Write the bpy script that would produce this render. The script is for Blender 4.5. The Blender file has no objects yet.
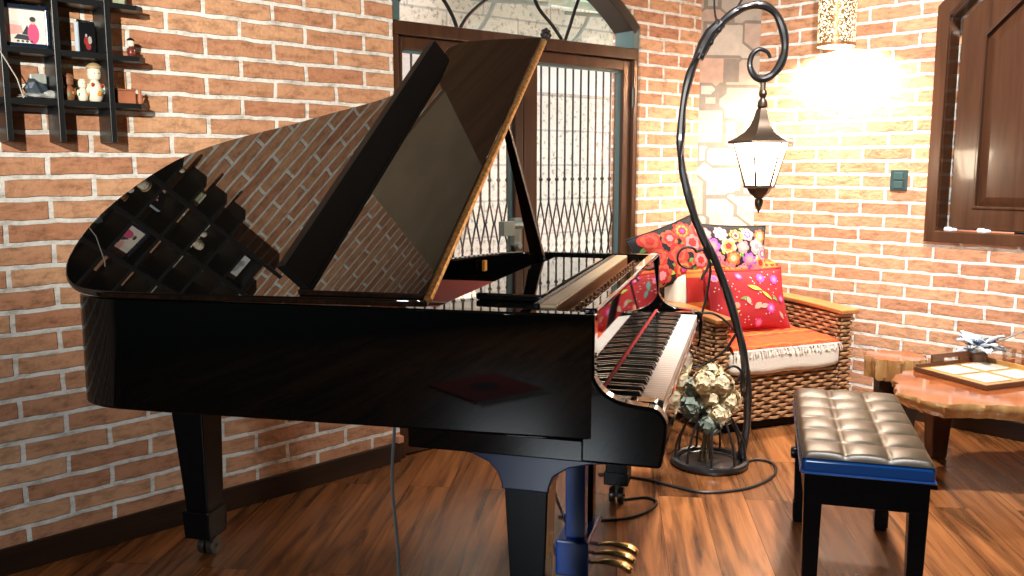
import bpy, bmesh, math, random
from mathutils import Vector, Matrix
random.seed(7)
PI = math.pi
scene = bpy.context.scene
COL = scene.collection
R = math.radians

# ------------------------------------------------------------------ helpers
def link(o):
    COL.objects.link(o)
    return o

def tag(o, label=None, cat=None, group=None, kind=None):
    if label: o['label'] = label
    if cat: o['category'] = cat
    if group: o['group'] = group
    if kind: o['kind'] = kind
    return o

def empty(name, loc=(0, 0, 0), rz=0.0, label=None, cat=None, group=None):
    o = bpy.data.objects.new(name, None)
    o.empty_display_size = 0.1
    link(o)
    o.location = loc
    o.rotation_euler = (0, 0, rz)
    return tag(o, label, cat, group)

def obj(name, bm, mats, parent=None, smooth=True, bevel=0.0, seg=2, solid=0.0, angle=35, recalc=True):
    if recalc:
        bmesh.ops.recalc_face_normals(bm, faces=bm.faces)
    me = bpy.data.meshes.new(name)
    bm.to_mesh(me)
    bm.free()
    if not isinstance(mats, (list, tuple)):
        mats = [mats]
    for m in mats:
        me.materials.append(m)
    o = bpy.data.objects.new(name, me)
    link(o)
    if parent:
        o.parent = parent
    if smooth:
        me.shade_smooth()
        me.set_sharp_from_angle(angle=R(angle))
    if solid:
        s = o.modifiers.new('solid', 'SOLIDIFY'); s.thickness = solid; s.offset = 0
    if bevel:
        b = o.modifiers.new('bevel', 'BEVEL'); b.width = bevel; b.segments = seg; b.limit_method = 'ANGLE'; b.angle_limit = R(40)
        b.harden_normals = False
    return o

def new():
    return bmesh.new()

def box(bm, x0, x1, y0, y1, z0, z1, mi=0, M=None):
    vs = []
    for z in (z0, z1):
        for (x, y) in ((x0, y0), (x1, y0), (x1, y1), (x0, y1)):
            p = Vector((x, y, z))
            vs.append(bm.verts.new(M @ p if M else p))
    fs = [(0, 3, 2, 1), (4, 5, 6, 7), (0, 1, 5, 4), (1, 2, 6, 5), (2, 3, 7, 6), (3, 0, 4, 7)]
    for f in fs:
        bm.faces.new([vs[i] for i in f]).material_index = mi
    return vs

def prism(bm, pts, fn, a, b, mi=0):
    """polygon pts (2D) swept from a to b; fn(p, q, t) -> 3D"""
    lo = [bm.verts.new(fn(p[0], p[1], a)) for p in pts]
    hi = [bm.verts.new(fn(p[0], p[1], b)) for p in pts]
    n = len(pts)
    bm.faces.new(lo[::-1]).material_index = mi
    bm.faces.new(hi).material_index = mi
    for i in range(n):
        j = (i + 1) % n
        bm.faces.new((lo[i], lo[j], hi[j], hi[i])).material_index = mi

XY = lambda p, q, t: Vector((p, q, t))
XZ = lambda p, q, t: Vector((p, t, q))
YZ = lambda p, q, t: Vector((t, p, q))

def spline(pts, sub=6, closed=False):
    pts = [Vector(p) for p in pts]
    n = len(pts)
    out = []
    rng = range(n) if closed else range(n - 1)
    for i in rng:
        if closed:
            p0, p1, p2, p3 = pts[(i - 1) % n], pts[i], pts[(i + 1) % n], pts[(i + 2) % n]
        else:
            p1, p2 = pts[i], pts[i + 1]
            p0 = pts[i - 1] if i > 0 else p1 * 2 - p2
            p3 = pts[i + 2] if i + 2 < n else p2 * 2 - p1
        for k in range(sub):
            t = k / sub
            out.append(0.5 * ((2 * p1) + (p2 - p0) * t + (2 * p0 - 5 * p1 + 4 * p2 - p3) * t * t + (-p0 + 3 * p1 - 3 * p2 + p3) * t ** 3))
    if not closed:
        out.append(pts[-1])
    return out

def tube(bm, pts, r, n=8, mi=0, cap=True, closed=False, flat=1.0):
    pts = [Vector(p) for p in pts]
    m = len(pts)
    rr = (lambda i: r(i / (m - 1))) if callable(r) else (lambda i: r)
    rings = []
    t0 = (pts[1] - pts[0]).normalized()
    up = Vector((0, 0, 1)) if abs(t0.z) < 0.9 else Vector((1, 0, 0))
    nrm = t0.cross(up).normalized()
    for i in range(m):
        if closed:
            t = (pts[(i + 1) % m] - pts[i - 1])
        else:
            t = pts[min(i + 1, m - 1)] - pts[max(i - 1, 0)]
        if t.length < 1e-9: t = t0.copy()
        t.normalize()
        nrm = (nrm - t * nrm.dot(t))
        if nrm.length < 1e-6: nrm = t.orthogonal()
        nrm.normalize()
        bn = t.cross(nrm)
        rad = rr(i)
        rings.append([bm.verts.new(pts[i] + (nrm * math.cos(2 * PI * k / n) + bn * math.sin(2 * PI * k / n) * flat) * rad) for k in range(n)])
    for i in range(m if closed else m - 1):
        a, b = rings[i], rings[(i + 1) % m]
        for k in range(n):
            bm.faces.new((a[k], a[(k + 1) % n], b[(k + 1) % n], b[k])).material_index = mi
    if cap and not closed:
        bm.faces.new(rings[0][::-1]).material_index = mi
        bm.faces.new(rings[-1]).material_index = mi

def lathe(bm, prof, c=(0, 0, 0), n=24, mi=0, M=None, cap=True):
    c = Vector(c)
    rings = []
    for (r, z) in prof:
        ring = []
        for k in range(n):
            a = 2 * PI * k / n
            p = Vector((r * math.cos(a), r * math.sin(a), z))
            if M: p = M @ p
            ring.append(bm.verts.new(c + p))
        rings.append(ring)
    for a, b in zip(rings, rings[1:]):
        for k in range(n):
            bm.faces.new((a[k], a[(k + 1) % n], b[(k + 1) % n], b[k])).material_index = mi
    if cap:
        if prof[0][0] > 1e-5: bm.faces.new(rings[0][::-1]).material_index = mi
        if prof[-1][0] > 1e-5: bm.faces.new(rings[-1]).material_index = mi

def ball(bm, c, r, sx=1, sy=1, sz=1, n=12, mi=0, M=None):
    prof = []
    m = max(6, n // 2 + 2)
    for i in range(m + 1):
        a = -PI / 2 + PI * i / m
        prof.append((max(1e-4, r * math.cos(a)), r * math.sin(a) * sz))
    S = Matrix.Diagonal((sx, sy, 1)).to_4x4()
    lathe(bm, prof, c, n, mi, (M @ S) if M else S, cap=True)

def axes(ux, uy, uz, o=(0, 0, 0)):
    M = Matrix((Vector(ux), Vector(uy), Vector(uz))).transposed().to_4x4()
    M.translation = Vector(o)
    return M

# ------------------------------------------------------------------ materials
MATS = {}
def nodes(name):
    m = bpy.data.materials.new(name)
    m.use_nodes = True
    nt = m.node_tree
    b = nt.nodes['Principled BSDF']
    return m, nt, b

def mat(name, col, rough=0.5, metal=0.0, ior=1.5, coat=0.0, noise=0.0, nscale=20.0, bump=0.0, bscale=60.0, emit=None, estr=0.0, sheen=0.0, spec=0.5):
    if name in MATS: return MATS[name]
    m, nt, b = nodes(name)
    b.inputs['Specular IOR Level'].default_value = spec
    b.inputs['Base Color'].default_value = (*col, 1)
    b.inputs['Roughness'].default_value = rough
    b.inputs['Metallic'].default_value = metal
    b.inputs['IOR'].default_value = ior
    b.inputs['Coat Weight'].default_value = coat
    b.inputs['Coat Roughness'].default_value = 0.05
    if sheen: b.inputs['Sheen Weight'].default_value = sheen
    if emit:
        b.inputs['Emission Color'].default_value = (*emit, 1)
        b.inputs['Emission Strength'].default_value = estr
    L = nt.links.new
    if noise or bump:
        tc = nt.nodes.new('ShaderNodeTexCoord')
    if noise:
        n = nt.nodes.new('ShaderNodeTexNoise'); n.inputs['Scale'].default_value = nscale; n.inputs['Detail'].default_value = 4
        L(tc.outputs['Object'], n.inputs['Vector'])
        mr = nt.nodes.new('ShaderNodeMapRange')
        mr.inputs['From Min'].default_value = 0.25; mr.inputs['From Max'].default_value = 0.75
        mr.inputs['To Min'].default_value = 1 - noise; mr.inputs['To Max'].default_value = 1 + noise
        L(n.outputs['Fac'], mr.inputs['Value'])
        mx = nt.nodes.new('ShaderNodeMix'); mx.data_type = 'RGBA'; mx.blend_type = 'MULTIPLY'; mx.inputs['Factor'].default_value = 1
        mx.inputs['A'].default_value = (*col, 1)
        L(mr.outputs['Result'], mx.inputs['B'])
        L(mx.outputs['Result'], b.inputs['Base Color'])
    if bump:
        n2 = nt.nodes.new('ShaderNodeTexNoise'); n2.inputs['Scale'].default_value = bscale; n2.inputs['Detail'].default_value = 5
        L(tc.outputs['Object'], n2.inputs['Vector'])
        bp = nt.nodes.new('ShaderNodeBump'); bp.inputs['Strength'].default_value = bump; bp.inputs['Distance'].default_value = 0.01
        L(n2.outputs['Fac'], bp.inputs['Height'])
        L(bp.outputs['Normal'], b.inputs['Normal'])
    MATS[name] = m
    return m

def brick_mat(name, c1, c2, mortar, shift=0.0, zshift=0.0, width=0.266):
    m, nt, b = nodes(name)
    N = nt.nodes.new; L = nt.links.new
    tc = N('ShaderNodeTexCoord')
    sep = N('ShaderNodeSeparateXYZ'); L(tc.outputs['Object'], sep.inputs[0])
    comb = N('ShaderNodeCombineXYZ')
    ad = N('ShaderNodeMath'); ad.operation = 'ADD'; ad.inputs[1].default_value = shift
    L(sep.outputs['X'], ad.inputs[0])
    # faces that look along the wall (reveals) use y instead of x
    az = N('ShaderNodeMath'); az.operation = 'ADD'; az.inputs[1].default_value = zshift; L(sep.outputs['Z'], az.inputs[0])
    L(ad.outputs[0], comb.inputs['X']); L(az.outputs[0], comb.inputs['Y'])
    ns = N('ShaderNodeTexNoise'); ns.inputs['Scale'].default_value = 9; ns.inputs['Detail'].default_value = 3
    L(tc.outputs['Object'], ns.inputs['Vector'])
    sb = N('ShaderNodeVectorMath'); sb.operation = 'SUBTRACT'; sb.inputs[1].default_value = (0.5, 0.5, 0.5)
    L(ns.outputs['Color'], sb.inputs[0])
    sc = N('ShaderNodeVectorMath'); sc.operation = 'SCALE'; sc.inputs['Scale'].default_value = 0.016
    L(sb.outputs[0], sc.inputs[0])
    va = N('ShaderNodeVectorMath'); va.operation = 'ADD'
    L(comb.outputs[0], va.inputs[0]); L(sc.outputs[0], va.inputs[1])
    br = N('ShaderNodeTexBrick')
    br.offset = 0.5
    br.inputs['Scale'].default_value = 1.0
    br.inputs['Brick Width'].default_value = width
    br.inputs['Row Height'].default_value = 0.0688
    br.inputs['Mortar Size'].default_value = 0.0088
    br.inputs['Mortar Smooth'].default_value = 0.25
    br.inputs['Bias'].default_value = 0.0
    br.inputs['Color1'].default_value = (*c1, 1)
    br.inputs['Color2'].default_value = (*c2, 1)
    br.inputs['Mortar'].default_value = (*mortar, 1)
    L(va.outputs[0], br.inputs['Vector'])
    # soot and mottling on the bricks
    n1 = N('ShaderNodeTexNoise'); n1.inputs['Scale'].default_value = 14; n1.inputs['Detail'].default_value = 6; n1.inputs['Roughness'].default_value = 0.7
    mp = N('ShaderNodeMapping'); mp.inputs['Scale'].default_value = (1, 1, 2.5)
    L(tc.outputs['Object'], mp.inputs['Vector']); L(mp.outputs[0], n1.inputs['Vector'])
    cr = N('ShaderNodeValToRGB')
    cr.color_ramp.elements[0].position = 0.32; cr.color_ramp.elements[0].color = (0.5, 0.46, 0.42, 1)
    cr.color_ramp.elements[1].position = 0.52; cr.color_ramp.elements[1].color = (1.0, 1.0, 1.0, 1)
    e = cr.color_ramp.elements.new(0.75); e.color = (1.12, 1.16, 1.2, 1)
    L(n1.outputs['Fac'], cr.inputs['Fac'])
    mx = N('ShaderNodeMix'); mx.data_type = 'RGBA'; mx.blend_type = 'MULTIPLY'; mx.inputs['Factor'].default_value = 1
    L(br.outputs['Color'], mx.inputs['A']); L(cr.outputs['Color'], mx.inputs['B'])
    L(mx.outputs['Result'], b.inputs['Base Color'])
    b.inputs['Roughness'].default_value = 0.85
    n2 = N('ShaderNodeTexNoise'); n2.inputs['Scale'].default_value = 60; n2.inputs['Detail'].default_value = 5
    L(tc.outputs['Object'], n2.inputs['Vector'])
    hm = N('ShaderNodeMath'); hm.operation = 'MULTIPLY_ADD'; hm.inputs[1].default_value = -1.0
    L(br.outputs['Fac'], hm.inputs[0]); 
    hs = N('ShaderNodeMath'); hs.operation = 'MULTIPLY'; hs.inputs[1].default_value = 0.6
    L(n2.outputs['Fac'], hs.inputs[0]); L(hs.outputs[0], hm.inputs[2])
    bp = N('ShaderNodeBump'); bp.inputs['Strength'].default_value = 0.9; bp.inputs['Distance'].default_value = 0.008
    L(hm.outputs[0], bp.inputs['Height']); L(bp.outputs['Normal'], b.inputs['Normal'])
    return m

def stone_mat(name):
    m, nt, b = nodes(name)
    N = nt.nodes.new; L = nt.links.new
    tc = N('ShaderNodeTexCoord')
    mp = N('ShaderNodeMapping'); mp.inputs['Scale'].default_value = (3.8, 1.0, 5.2)
    L(tc.outputs['Object'], mp.inputs['Vector'])
    v = N('ShaderNodeTexVoronoi'); v.feature = 'F1'; v.distance = 'CHEBYCHEV'; v.inputs['Randomness'].default_value = 0.75; v.inputs['Scale'].default_value = 1.0
    L(mp.outputs[0], v.inputs['Vector'])
    v2 = N('ShaderNodeTexVoronoi'); v2.feature = 'F2'; v2.distance = 'CHEBYCHEV'; v2.inputs['Randomness'].default_value = 0.75; v2.inputs['Scale'].default_value = 1.0
    L(mp.outputs[0], v2.inputs['Vector'])
    df = N('ShaderNodeMath'); df.operation = 'SUBTRACT'; L(v2.outputs['Distance'], df.inputs[0]); L(v.outputs['Distance'], df.inputs[1])
    sepc = N('ShaderNodeSeparateColor'); L(v.outputs['Color'], sepc.inputs[0])
    cr = N('ShaderNodeValToRGB')
    cr.color_ramp.elements[0].color = (0.48, 0.37, 0.28, 1); cr.color_ramp.elements[0].position = 0.0
    cr.color_ramp.elements[1].color = (0.58, 0.50, 0.40, 1); cr.color_ramp.elements[1].position = 1.0
    for p, c in ((0.3, (0.42, 0.39, 0.34)), (0.5, (0.50, 0.33, 0.24)), (0.7, (0.54, 0.46, 0.37)), (0.85, (0.37, 0.35, 0.33))):
        e = cr.color_ramp.elements.new(p); e.color = (*c, 1)
    L(sepc.outputs[0], cr.inputs['Fac'])
    lt = N('ShaderNodeMath'); lt.operation = 'LESS_THAN'; lt.inputs[1].default_value = 0.045; L(df.outputs[0], lt.inputs[0])
    mx = N('ShaderNodeMix'); mx.data_type = 'RGBA'
    L(lt.outputs[0], mx.inputs['Factor']); L(cr.outputs['Color'], mx.inputs['A']); mx.inputs['B'].default_value = (0.24, 0.20, 0.16, 1)
    n = N('ShaderNodeTexNoise'); n.inputs['Scale'].default_value = 18; n.inputs['Detail'].default_value = 6; L(tc.outputs['Object'], n.inputs['Vector'])
    mr = N('ShaderNodeMapRange'); mr.inputs['To Min'].default_value = 0.7; mr.inputs['To Max'].default_value = 1.3; L(n.outputs['Fac'], mr.inputs['Value'])
    m2 = N('ShaderNodeMix'); m2.data_type = 'RGBA'; m2.blend_type = 'MULTIPLY'; m2.inputs['Factor'].default_value = 1
    L(mx.outputs['Result'], m2.inputs['A']); L(mr.outputs['Result'], m2.inputs['B'])
    L(m2.outputs['Result'], b.inputs['Base Color'])
    b.inputs['Roughness'].default_value = 0.8
    bp = N('ShaderNodeBump'); bp.inputs['Strength'].default_value = 0.5; bp.inputs['Distance'].default_value = 0.01
    ms = N('ShaderNodeMath'); ms.operation = 'SUBTRACT'; L(n.outputs['Fac'], ms.inputs[0]); L(lt.outputs[0], ms.inputs[1])
    L(ms.outputs[0], bp.inputs['Height']); L(bp.outputs['Normal'], b.inputs['Normal'])
    return m

def wood_mat(name, c1, c2, rough=0.35, axis='X', scale=1.0, planks=None, coat=0.0, streak=1.0):
    m, nt, b = nodes(name)
    N = nt.nodes.new; L = nt.links.new
    tc = N('ShaderNodeTexCoord')
    mp = N('ShaderNodeMapping')
    s = {'X': (1.2, 22, 22), 'Y': (22, 1.2, 22), 'Z': (22, 22, 1.2)}[axis]
    mp.inputs['Scale'].default_value = tuple(scale * k for k in s)
    L(tc.outputs['Object'], mp.inputs['Vector'])
    n = N('ShaderNodeTexNoise'); n.inputs['Scale'].default_value = 1.0; n.inputs['Detail'].default_value = 8; n.inputs['Roughness'].default_value = 0.62; n.inputs['Distortion'].default_value = 0.6
    L(mp.outputs[0], n.inputs['Vector'])
    cr = N('ShaderNodeValToRGB')
    cr.color_ramp.elements[0].position = 0.33; cr.color_ramp.elements[0].color = (*c1, 1)
    cr.color_ramp.elements[1].position = 0.66; cr.color_ramp.elements[1].color = (*c2, 1)
    L(n.outputs['Fac'], cr.inputs['Fac'])
    last = cr.outputs['Color']
    if planks:
        ln, wd = planks
        # every plank gets its own shift of the grain and its own tone
        br = N('ShaderNodeTexBrick'); br.offset = 0.37
        br.inputs['Scale'].default_value = 1; br.inputs['Brick Width'].default_value = ln; br.inputs['Row Height'].default_value = wd
        br.inputs['Mortar Size'].default_value = 0.0012; br.inputs['Mortar Smooth'].default_value = 0.3; br.inputs['Bias'].default_value = 0
        br.inputs['Color1'].default_value = (0.62, 0.62, 0.62, 1); br.inputs['Color2'].default_value = (1.25, 1.22, 1.18, 1); br.inputs['Mortar'].default_value = (0.25, 0.22, 0.2, 1)
        L(tc.outputs['Object'], br.inputs['Vector'])
        va = N('ShaderNodeVectorMath'); va.operation = 'MULTIPLY_ADD'; va.inputs[1].default_value = (40, 40, 40)
        L(br.outputs['Color'], va.inputs[0]); L(mp.outputs[0], va.inputs[2]); L(va.outputs[0], n.inputs['Vector'])
        mx = N('ShaderNodeMix'); mx.data_type = 'RGBA'; mx.blend_type = 'MULTIPLY'; mx.inputs['Factor'].default_value = 1
        L(last, mx.inputs['A']); L(br.outputs['Color'], mx.inputs['B'])
        last = mx.outputs['Result']
        # dark streaks and knots
        mp2 = N('ShaderNodeMapping'); mp2.inputs['Scale'].default_value = (0.9, 9, 1)
        L(tc.outputs['Object'], mp2.inputs['Vector'])
        va2 = N('ShaderNodeVectorMath'); va2.operation = 'MULTIPLY_ADD'; va2.inputs[1].default_value = (17, 31, 5)
        L(br.outputs['Color'], va2.inputs[0]); L(mp2.outputs[0], va2.inputs[2])
        n3 = N('ShaderNodeTexNoise'); n3.inputs['Scale'].default_value = 1.6; n3.inputs['Detail'].default_value = 5; n3.inputs['Distortion'].default_value = 1.2
        L(va2.outputs[0], n3.inputs['Vector'])
        c3 = N('ShaderNodeValToRGB'); c3.color_ramp.elements[0].position = 0.3; c3.color_ramp.elements[0].color = (0.3, 0.3, 0.3, 1)
        c3.color_ramp.elements[1].position = 0.5; c3.color_ramp.elements[1].color = (1, 1, 1, 1)
        L(n3.outputs['Fac'], c3.inputs['Fac'])
        m3 = N('ShaderNodeMix'); m3.data_type = 'RGBA'; m3.blend_type = 'MULTIPLY'; m3.inputs['Factor'].default_value = streak
        L(last, m3.inputs['A']); L(c3.outputs['Color'], m3.inputs['B'])
        last = m3.outputs['Result']
    L(last, b.inputs['Base Color'])
    b.inputs['Roughness'].default_value = rough
    b.inputs['Coat Weight'].default_value = coat
    b.inputs['Coat Roughness'].default_value = 0.06
    bp = N('ShaderNodeBump'); bp.inputs['Strength'].default_value = 0.12; bp.inputs['Distance'].default_value = 0.004
    L(n.outputs['Fac'], bp.inputs['Height']); L(bp.outputs['Normal'], b.inputs['Normal'])
    return m

def glass_mat(name, tint=(1, 1, 1), refl=0.06):
    m = bpy.data.materials.new(name); m.use_nodes = True
    nt = m.node_tree; nt.nodes.clear()
    out = nt.nodes.new('ShaderNodeOutputMaterial')
    t = nt.nodes.new('ShaderNodeBsdfTransparent'); t.inputs[0].default_value = (*tint, 1)
    g = nt.nodes.new('ShaderNodeBsdfGlossy'); g.inputs['Roughness'].default_value = 0.02
    mx = nt.nodes.new('ShaderNodeMixShader'); mx.inputs[0].default_value = refl
    nt.links.new(t.outputs[0], mx.inputs[1]); nt.links.new(g.outputs[0], mx.inputs[2]); nt.links.new(mx.outputs[0], out.inputs[0])
    return m

def exterior_mat():
    m, nt, b = nodes('travertine_blocks')
    N = nt.nodes.new; L = nt.links.new
    tc = N('ShaderNodeTexCoord')
    sep = N('ShaderNodeSeparateXYZ'); L(tc.outputs['Object'], sep.inputs[0])
    comb = N('ShaderNodeCombineXYZ'); L(sep.outputs['X'], comb.inputs['X']); L(sep.outputs['Z'], comb.inputs['Y'])
    br = N('ShaderNodeTexBrick'); br.offset = 0.5
    for k, v in (('Scale', 1), ('Brick Width', 0.62), ('Row Height', 0.255), ('Mortar Size', 0.008), ('Mortar Smooth', 0.2), ('Bias', 0)):
        br.inputs[k].default_value = v
    br.inputs['Color1'].default_value = (0.82, 0.76, 0.64, 1); br.inputs['Color2'].default_value = (0.88, 0.84, 0.74, 1); br.inputs['Mortar'].default_value = (0.55, 0.54, 0.5, 1)
    L(comb.outputs[0], br.inputs['Vector'])
    n = N('ShaderNodeTexNoise'); n.inputs['Scale'].default_value = 26; n.inputs['Detail'].default_value = 6; n.inputs['Roughness'].default_value = 0.75
    L(tc.outputs['Object'], n.inputs['Vector'])
    cr = N('ShaderNodeValToRGB'); cr.color_ramp.elements[0].position = 0.36; cr.color_ramp.elements[0].color = (0.42, 0.40, 0.36, 1)
    cr.color_ramp.elements[1].position = 0.47; cr.color_ramp.elements[1].color = (1, 1, 1, 1)
    L(n.outputs['Fac'], cr.inputs['Fac'])
    mx = N('ShaderNodeMix'); mx.data_type = 'RGBA'; mx.blend_type = 'MULTIPLY'; mx.inputs['Factor'].default_value = 1
    L(br.outputs['Color'], mx.inputs['A']); L(cr.outputs['Color'], mx.inputs['B']); L(mx.outputs['Result'], b.inputs['Base Color'])
    b.inputs['Roughness'].default_value = 0.9
    return m

BC = ((0.52, 0.235, 0.125), (0.70, 0.39, 0.215), (0.87, 0.84, 0.77))
BRICK = brick_mat('brick_masonry', *BC, shift=-0.091)
BRICKB = brick_mat('brick_masonry_right', *BC, shift=0.146, zshift=0.010, width=0.252)
BRICKD = brick_mat('brick_masonry_back', *BC, shift=0.05, width=0.245)
STONE = stone_mat('flagstone_cladding')
EXT = exterior_mat()
FLOORW = wood_mat('laminate_planks', (0.15, 0.052, 0.017), (0.37, 0.145, 0.048), rough=0.27, planks=(1.25, 0.165), scale=1.0)
BASEW = wood_mat('baseboard_wood', (0.016, 0.008, 0.005), (0.036, 0.017, 0.009), rough=0.4)
DOORW = wood_mat('door_bronze_wood', (0.040, 0.016, 0.008), (0.072, 0.030, 0.013), rough=0.28, axis='Z', coat=0.3)
SHUTW = wood_mat('shutter_wood', (0.055, 0.022, 0.011), (0.10, 0.042, 0.020), rough=0.25, axis='Z', coat=0.4)
BLACKIRON = mat('black_iron', (0.012, 0.012, 0.013), 0.32, 0.0, coat=0.4)
BRONZE = mat('bronze_iron', (0.05, 0.042, 0.036), 0.3, 0.6, coat=0.3)
PIANO = mat('black_lacquer', (0.0018, 0.0022, 0.0022), 0.03, ior=1.38)
LIDM = mat('polished_lid_lacquer', (0.004, 0.0035, 0.003), 0.015, ior=2.0)
DESKL = mat('polished_desk_lacquer', (0.004, 0.004, 0.004), 0.02, ior=2.0)
PSATIN = mat('satin_black', (0.0035, 0.0035, 0.0045), 0.25, ior=1.3, spec=0.35)
NAVYREFL = mat('navy_reflection_lacquer', (0.004, 0.012, 0.05), 0.2)  # black bracket lacquer with its blue daylight reflection painted into the colour
LYREREFL = mat('blue_reflection_lacquer', (0.010, 0.075, 0.40), 0.25)  # the lyre is black; reflected blue daylight is put into its colour
GOLD = mat('brass', (0.80, 0.55, 0.22), 0.25, 1.0)
GOLDP = mat('gold_plate', (0.42, 0.22, 0.07), 0.35, 0.7)
IVORY = mat('ivory_key', (0.90, 0.88, 0.80), 0.22)
EBONY = mat('ebony_key', (0.006, 0.006, 0.006), 0.18)
REDFELT = mat('red_felt', (0.45, 0.03, 0.03), 0.9, noise=0.25, nscale=200)
MAROON = mat('maroon_felt', (0.34, 0.03, 0.028), 0.8)
SPRUCE = wood_mat('spruce', (0.40, 0.24, 0.10), (0.55, 0.35, 0.16), rough=0.4, axis='X')
PINBLOCK = wood_mat('pinblock_wood', (0.20, 0.07, 0.03), (0.33, 0.13, 0.05), rough=0.4, axis='X')
STEEL = mat('steel', (0.55, 0.55, 0.55), 0.25, 1.0)
COPPER = mat('copper_wire', (0.65, 0.36, 0.20), 0.3, 1.0)
GLASS = glass_mat('window_glass')
WHITEP = mat('white_paint', (0.80, 0.78, 0.74), 0.5)

# ------------------------------------------------------------------ the setting
A0 = Vector((-1.604, 2.629, 0)); angA = R(44.5)
D0 = Vector((-0.487, 3.728, 0)); angD = R(39.5)
D1 = Vector((1.029, 4.978, 0))
B1 = Vector((1.37, 5.03, 0)); angB = R(-45.5)
HT = 4.0

def structure(name, bm, m, loc=(0, 0, 0), rz=0.0, **kw):
    o = obj(name, bm, m, smooth=kw.pop('smooth', False), **kw)
    o.location = loc; o.rotation_euler = (0, 0, rz)
    o['kind'] = 'structure'
    return o

# floor: local x runs along the planks
bm = new(); box(bm, -4.0, 7.5, -6.0, 6.0, -0.06, 0.0)
structure('floor', bm, FLOORW, (0.04, 0.06, 0), R(90 - 6.4))
bm = new(); box(bm, -4.2, 1.567, 0, 0.2, 0, HT)
structure('wall_left', bm, BRICK, A0, angA)
# door wall with arched opening
SPR, APX, OPX = 1.975, 2.275, 1.487
c_ = OPX / 2; r_ = APX - SPR; RAD = (c_ * c_ + r_ * r_) / (2 * r_); CZ = APX - RAD
def archz(x, rad=RAD):
    return CZ + math.sqrt(max(0, rad * rad - (x - c_) ** 2))
bm = new()
box(bm, OPX, 1.966, 0, 0.2, 0, HT)
NA = 24
xs = [OPX * i / NA for i in range(NA + 1)]
for i in range(NA):
    x0, x1 = xs[i], xs[i + 1]
    vs = []
    for y in (0, 0.2):
        vs.append([bm.verts.new((x0, y, archz(x0))), bm.verts.new((x1, y, archz(x1))), bm.verts.new((x1, y, HT)), bm.verts.new((x0, y, HT))])
    f, k = vs
    bm.faces.new(f); bm.faces.new(k[::-1]); bm.faces.new((f[0], k[0], k[1], f[1])); bm.faces.new((f[2], k[2], k[3], f[3]))
bmesh.ops.remove_doubles(bm, verts=bm.verts, dist=1e-5)
structure('wall_back', bm, BRICKD, D0, angD)
bm = new(); box(bm, 0, 0.345, 0, 0.15, 0, HT)
structure('wall_corner', bm, STONE, D1, math.atan2(B1.y - D1.y, B1.x - D1.x))
# right wall with recess for the shuttered window
WX0, WX1, WZ0, WZ1 = 0.985, 1.93, 0.945, 2.20
bm = new()
box(bm, 0, WX0, 0, 0.2, 0, HT); box(bm, WX1, 5.4, 0, 0.2, 0, HT)
box(bm, WX0, WX1, 0, 0.2, 0, WZ0); box(bm, WX0, WX1, 0, 0.2, WZ1, HT); box(bm, WX0, WX1, 0.16, 0.2, WZ0, WZ1)
bmesh.ops.remove_doubles(bm, verts=bm.verts, dist=1e-5)
structure('wall_right', bm, BRICKB, B1, angB)
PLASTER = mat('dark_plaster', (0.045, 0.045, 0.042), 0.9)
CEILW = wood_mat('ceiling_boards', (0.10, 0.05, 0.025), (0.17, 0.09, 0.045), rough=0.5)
# walls behind the camera (seen only in reflections)
EA = A0 + Vector((math.cos(angA), math.sin(angA), 0)) * -4.2
EB = B1 + Vector((math.cos(angB), math.sin(angB), 0)) * 5.4
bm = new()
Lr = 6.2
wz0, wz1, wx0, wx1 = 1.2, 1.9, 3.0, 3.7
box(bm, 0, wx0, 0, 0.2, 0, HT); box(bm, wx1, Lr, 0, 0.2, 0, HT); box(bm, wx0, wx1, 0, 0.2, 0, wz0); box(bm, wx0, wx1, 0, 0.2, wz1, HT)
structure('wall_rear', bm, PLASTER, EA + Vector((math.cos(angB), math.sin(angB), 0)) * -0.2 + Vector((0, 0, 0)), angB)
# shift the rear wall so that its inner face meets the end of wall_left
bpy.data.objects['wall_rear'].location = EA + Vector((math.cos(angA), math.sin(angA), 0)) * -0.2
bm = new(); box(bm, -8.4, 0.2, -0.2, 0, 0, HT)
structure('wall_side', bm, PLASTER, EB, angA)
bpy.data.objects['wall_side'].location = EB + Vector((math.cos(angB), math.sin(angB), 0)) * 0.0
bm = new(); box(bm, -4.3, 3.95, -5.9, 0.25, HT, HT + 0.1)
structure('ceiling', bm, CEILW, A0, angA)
bm = new(); box(bm, -4.2, 1.56, -0.016, 0.0, 0, 0.088)
structure('baseboard_left', bm, BASEW, A0, angA, bevel=0.004)
bm = new(); box(bm, 0.0, 4.4, -0.016, 0.0, 0, 0.088)
structure('baseboard_right', bm, BASEW, B1, angB, bevel=0.004)
bm = new(); box(bm, OPX, 1.95, -0.016, 0.0, 0, 0.088)
structure('baseboard_back', bm, BASEW, D0, angD, bevel=0.004)
bm = new(); box(bm, 1.536, 1.566, -0.03, 0.0, 0.088, 0.118)
structure('trim_1', bm, mat('terracotta_trim', (0.55, 0.24, 0.14), 0.8), A0, angA, bevel=0.003)

bm = new(); box(bm, 0.97, 1.567, -0.02, 0.0, 2.75, HT)
structure('trim_3', bm, mat('tan_plaster', (0.34, 0.27, 0.18), 0.8, noise=0.15, nscale=5), A0, angA)
bm = new(); box(bm, 0.0, 1.95, -0.02, 0.0, 2.45, HT)
structure('trim_4', bm, CEILW, D0, angD)

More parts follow.
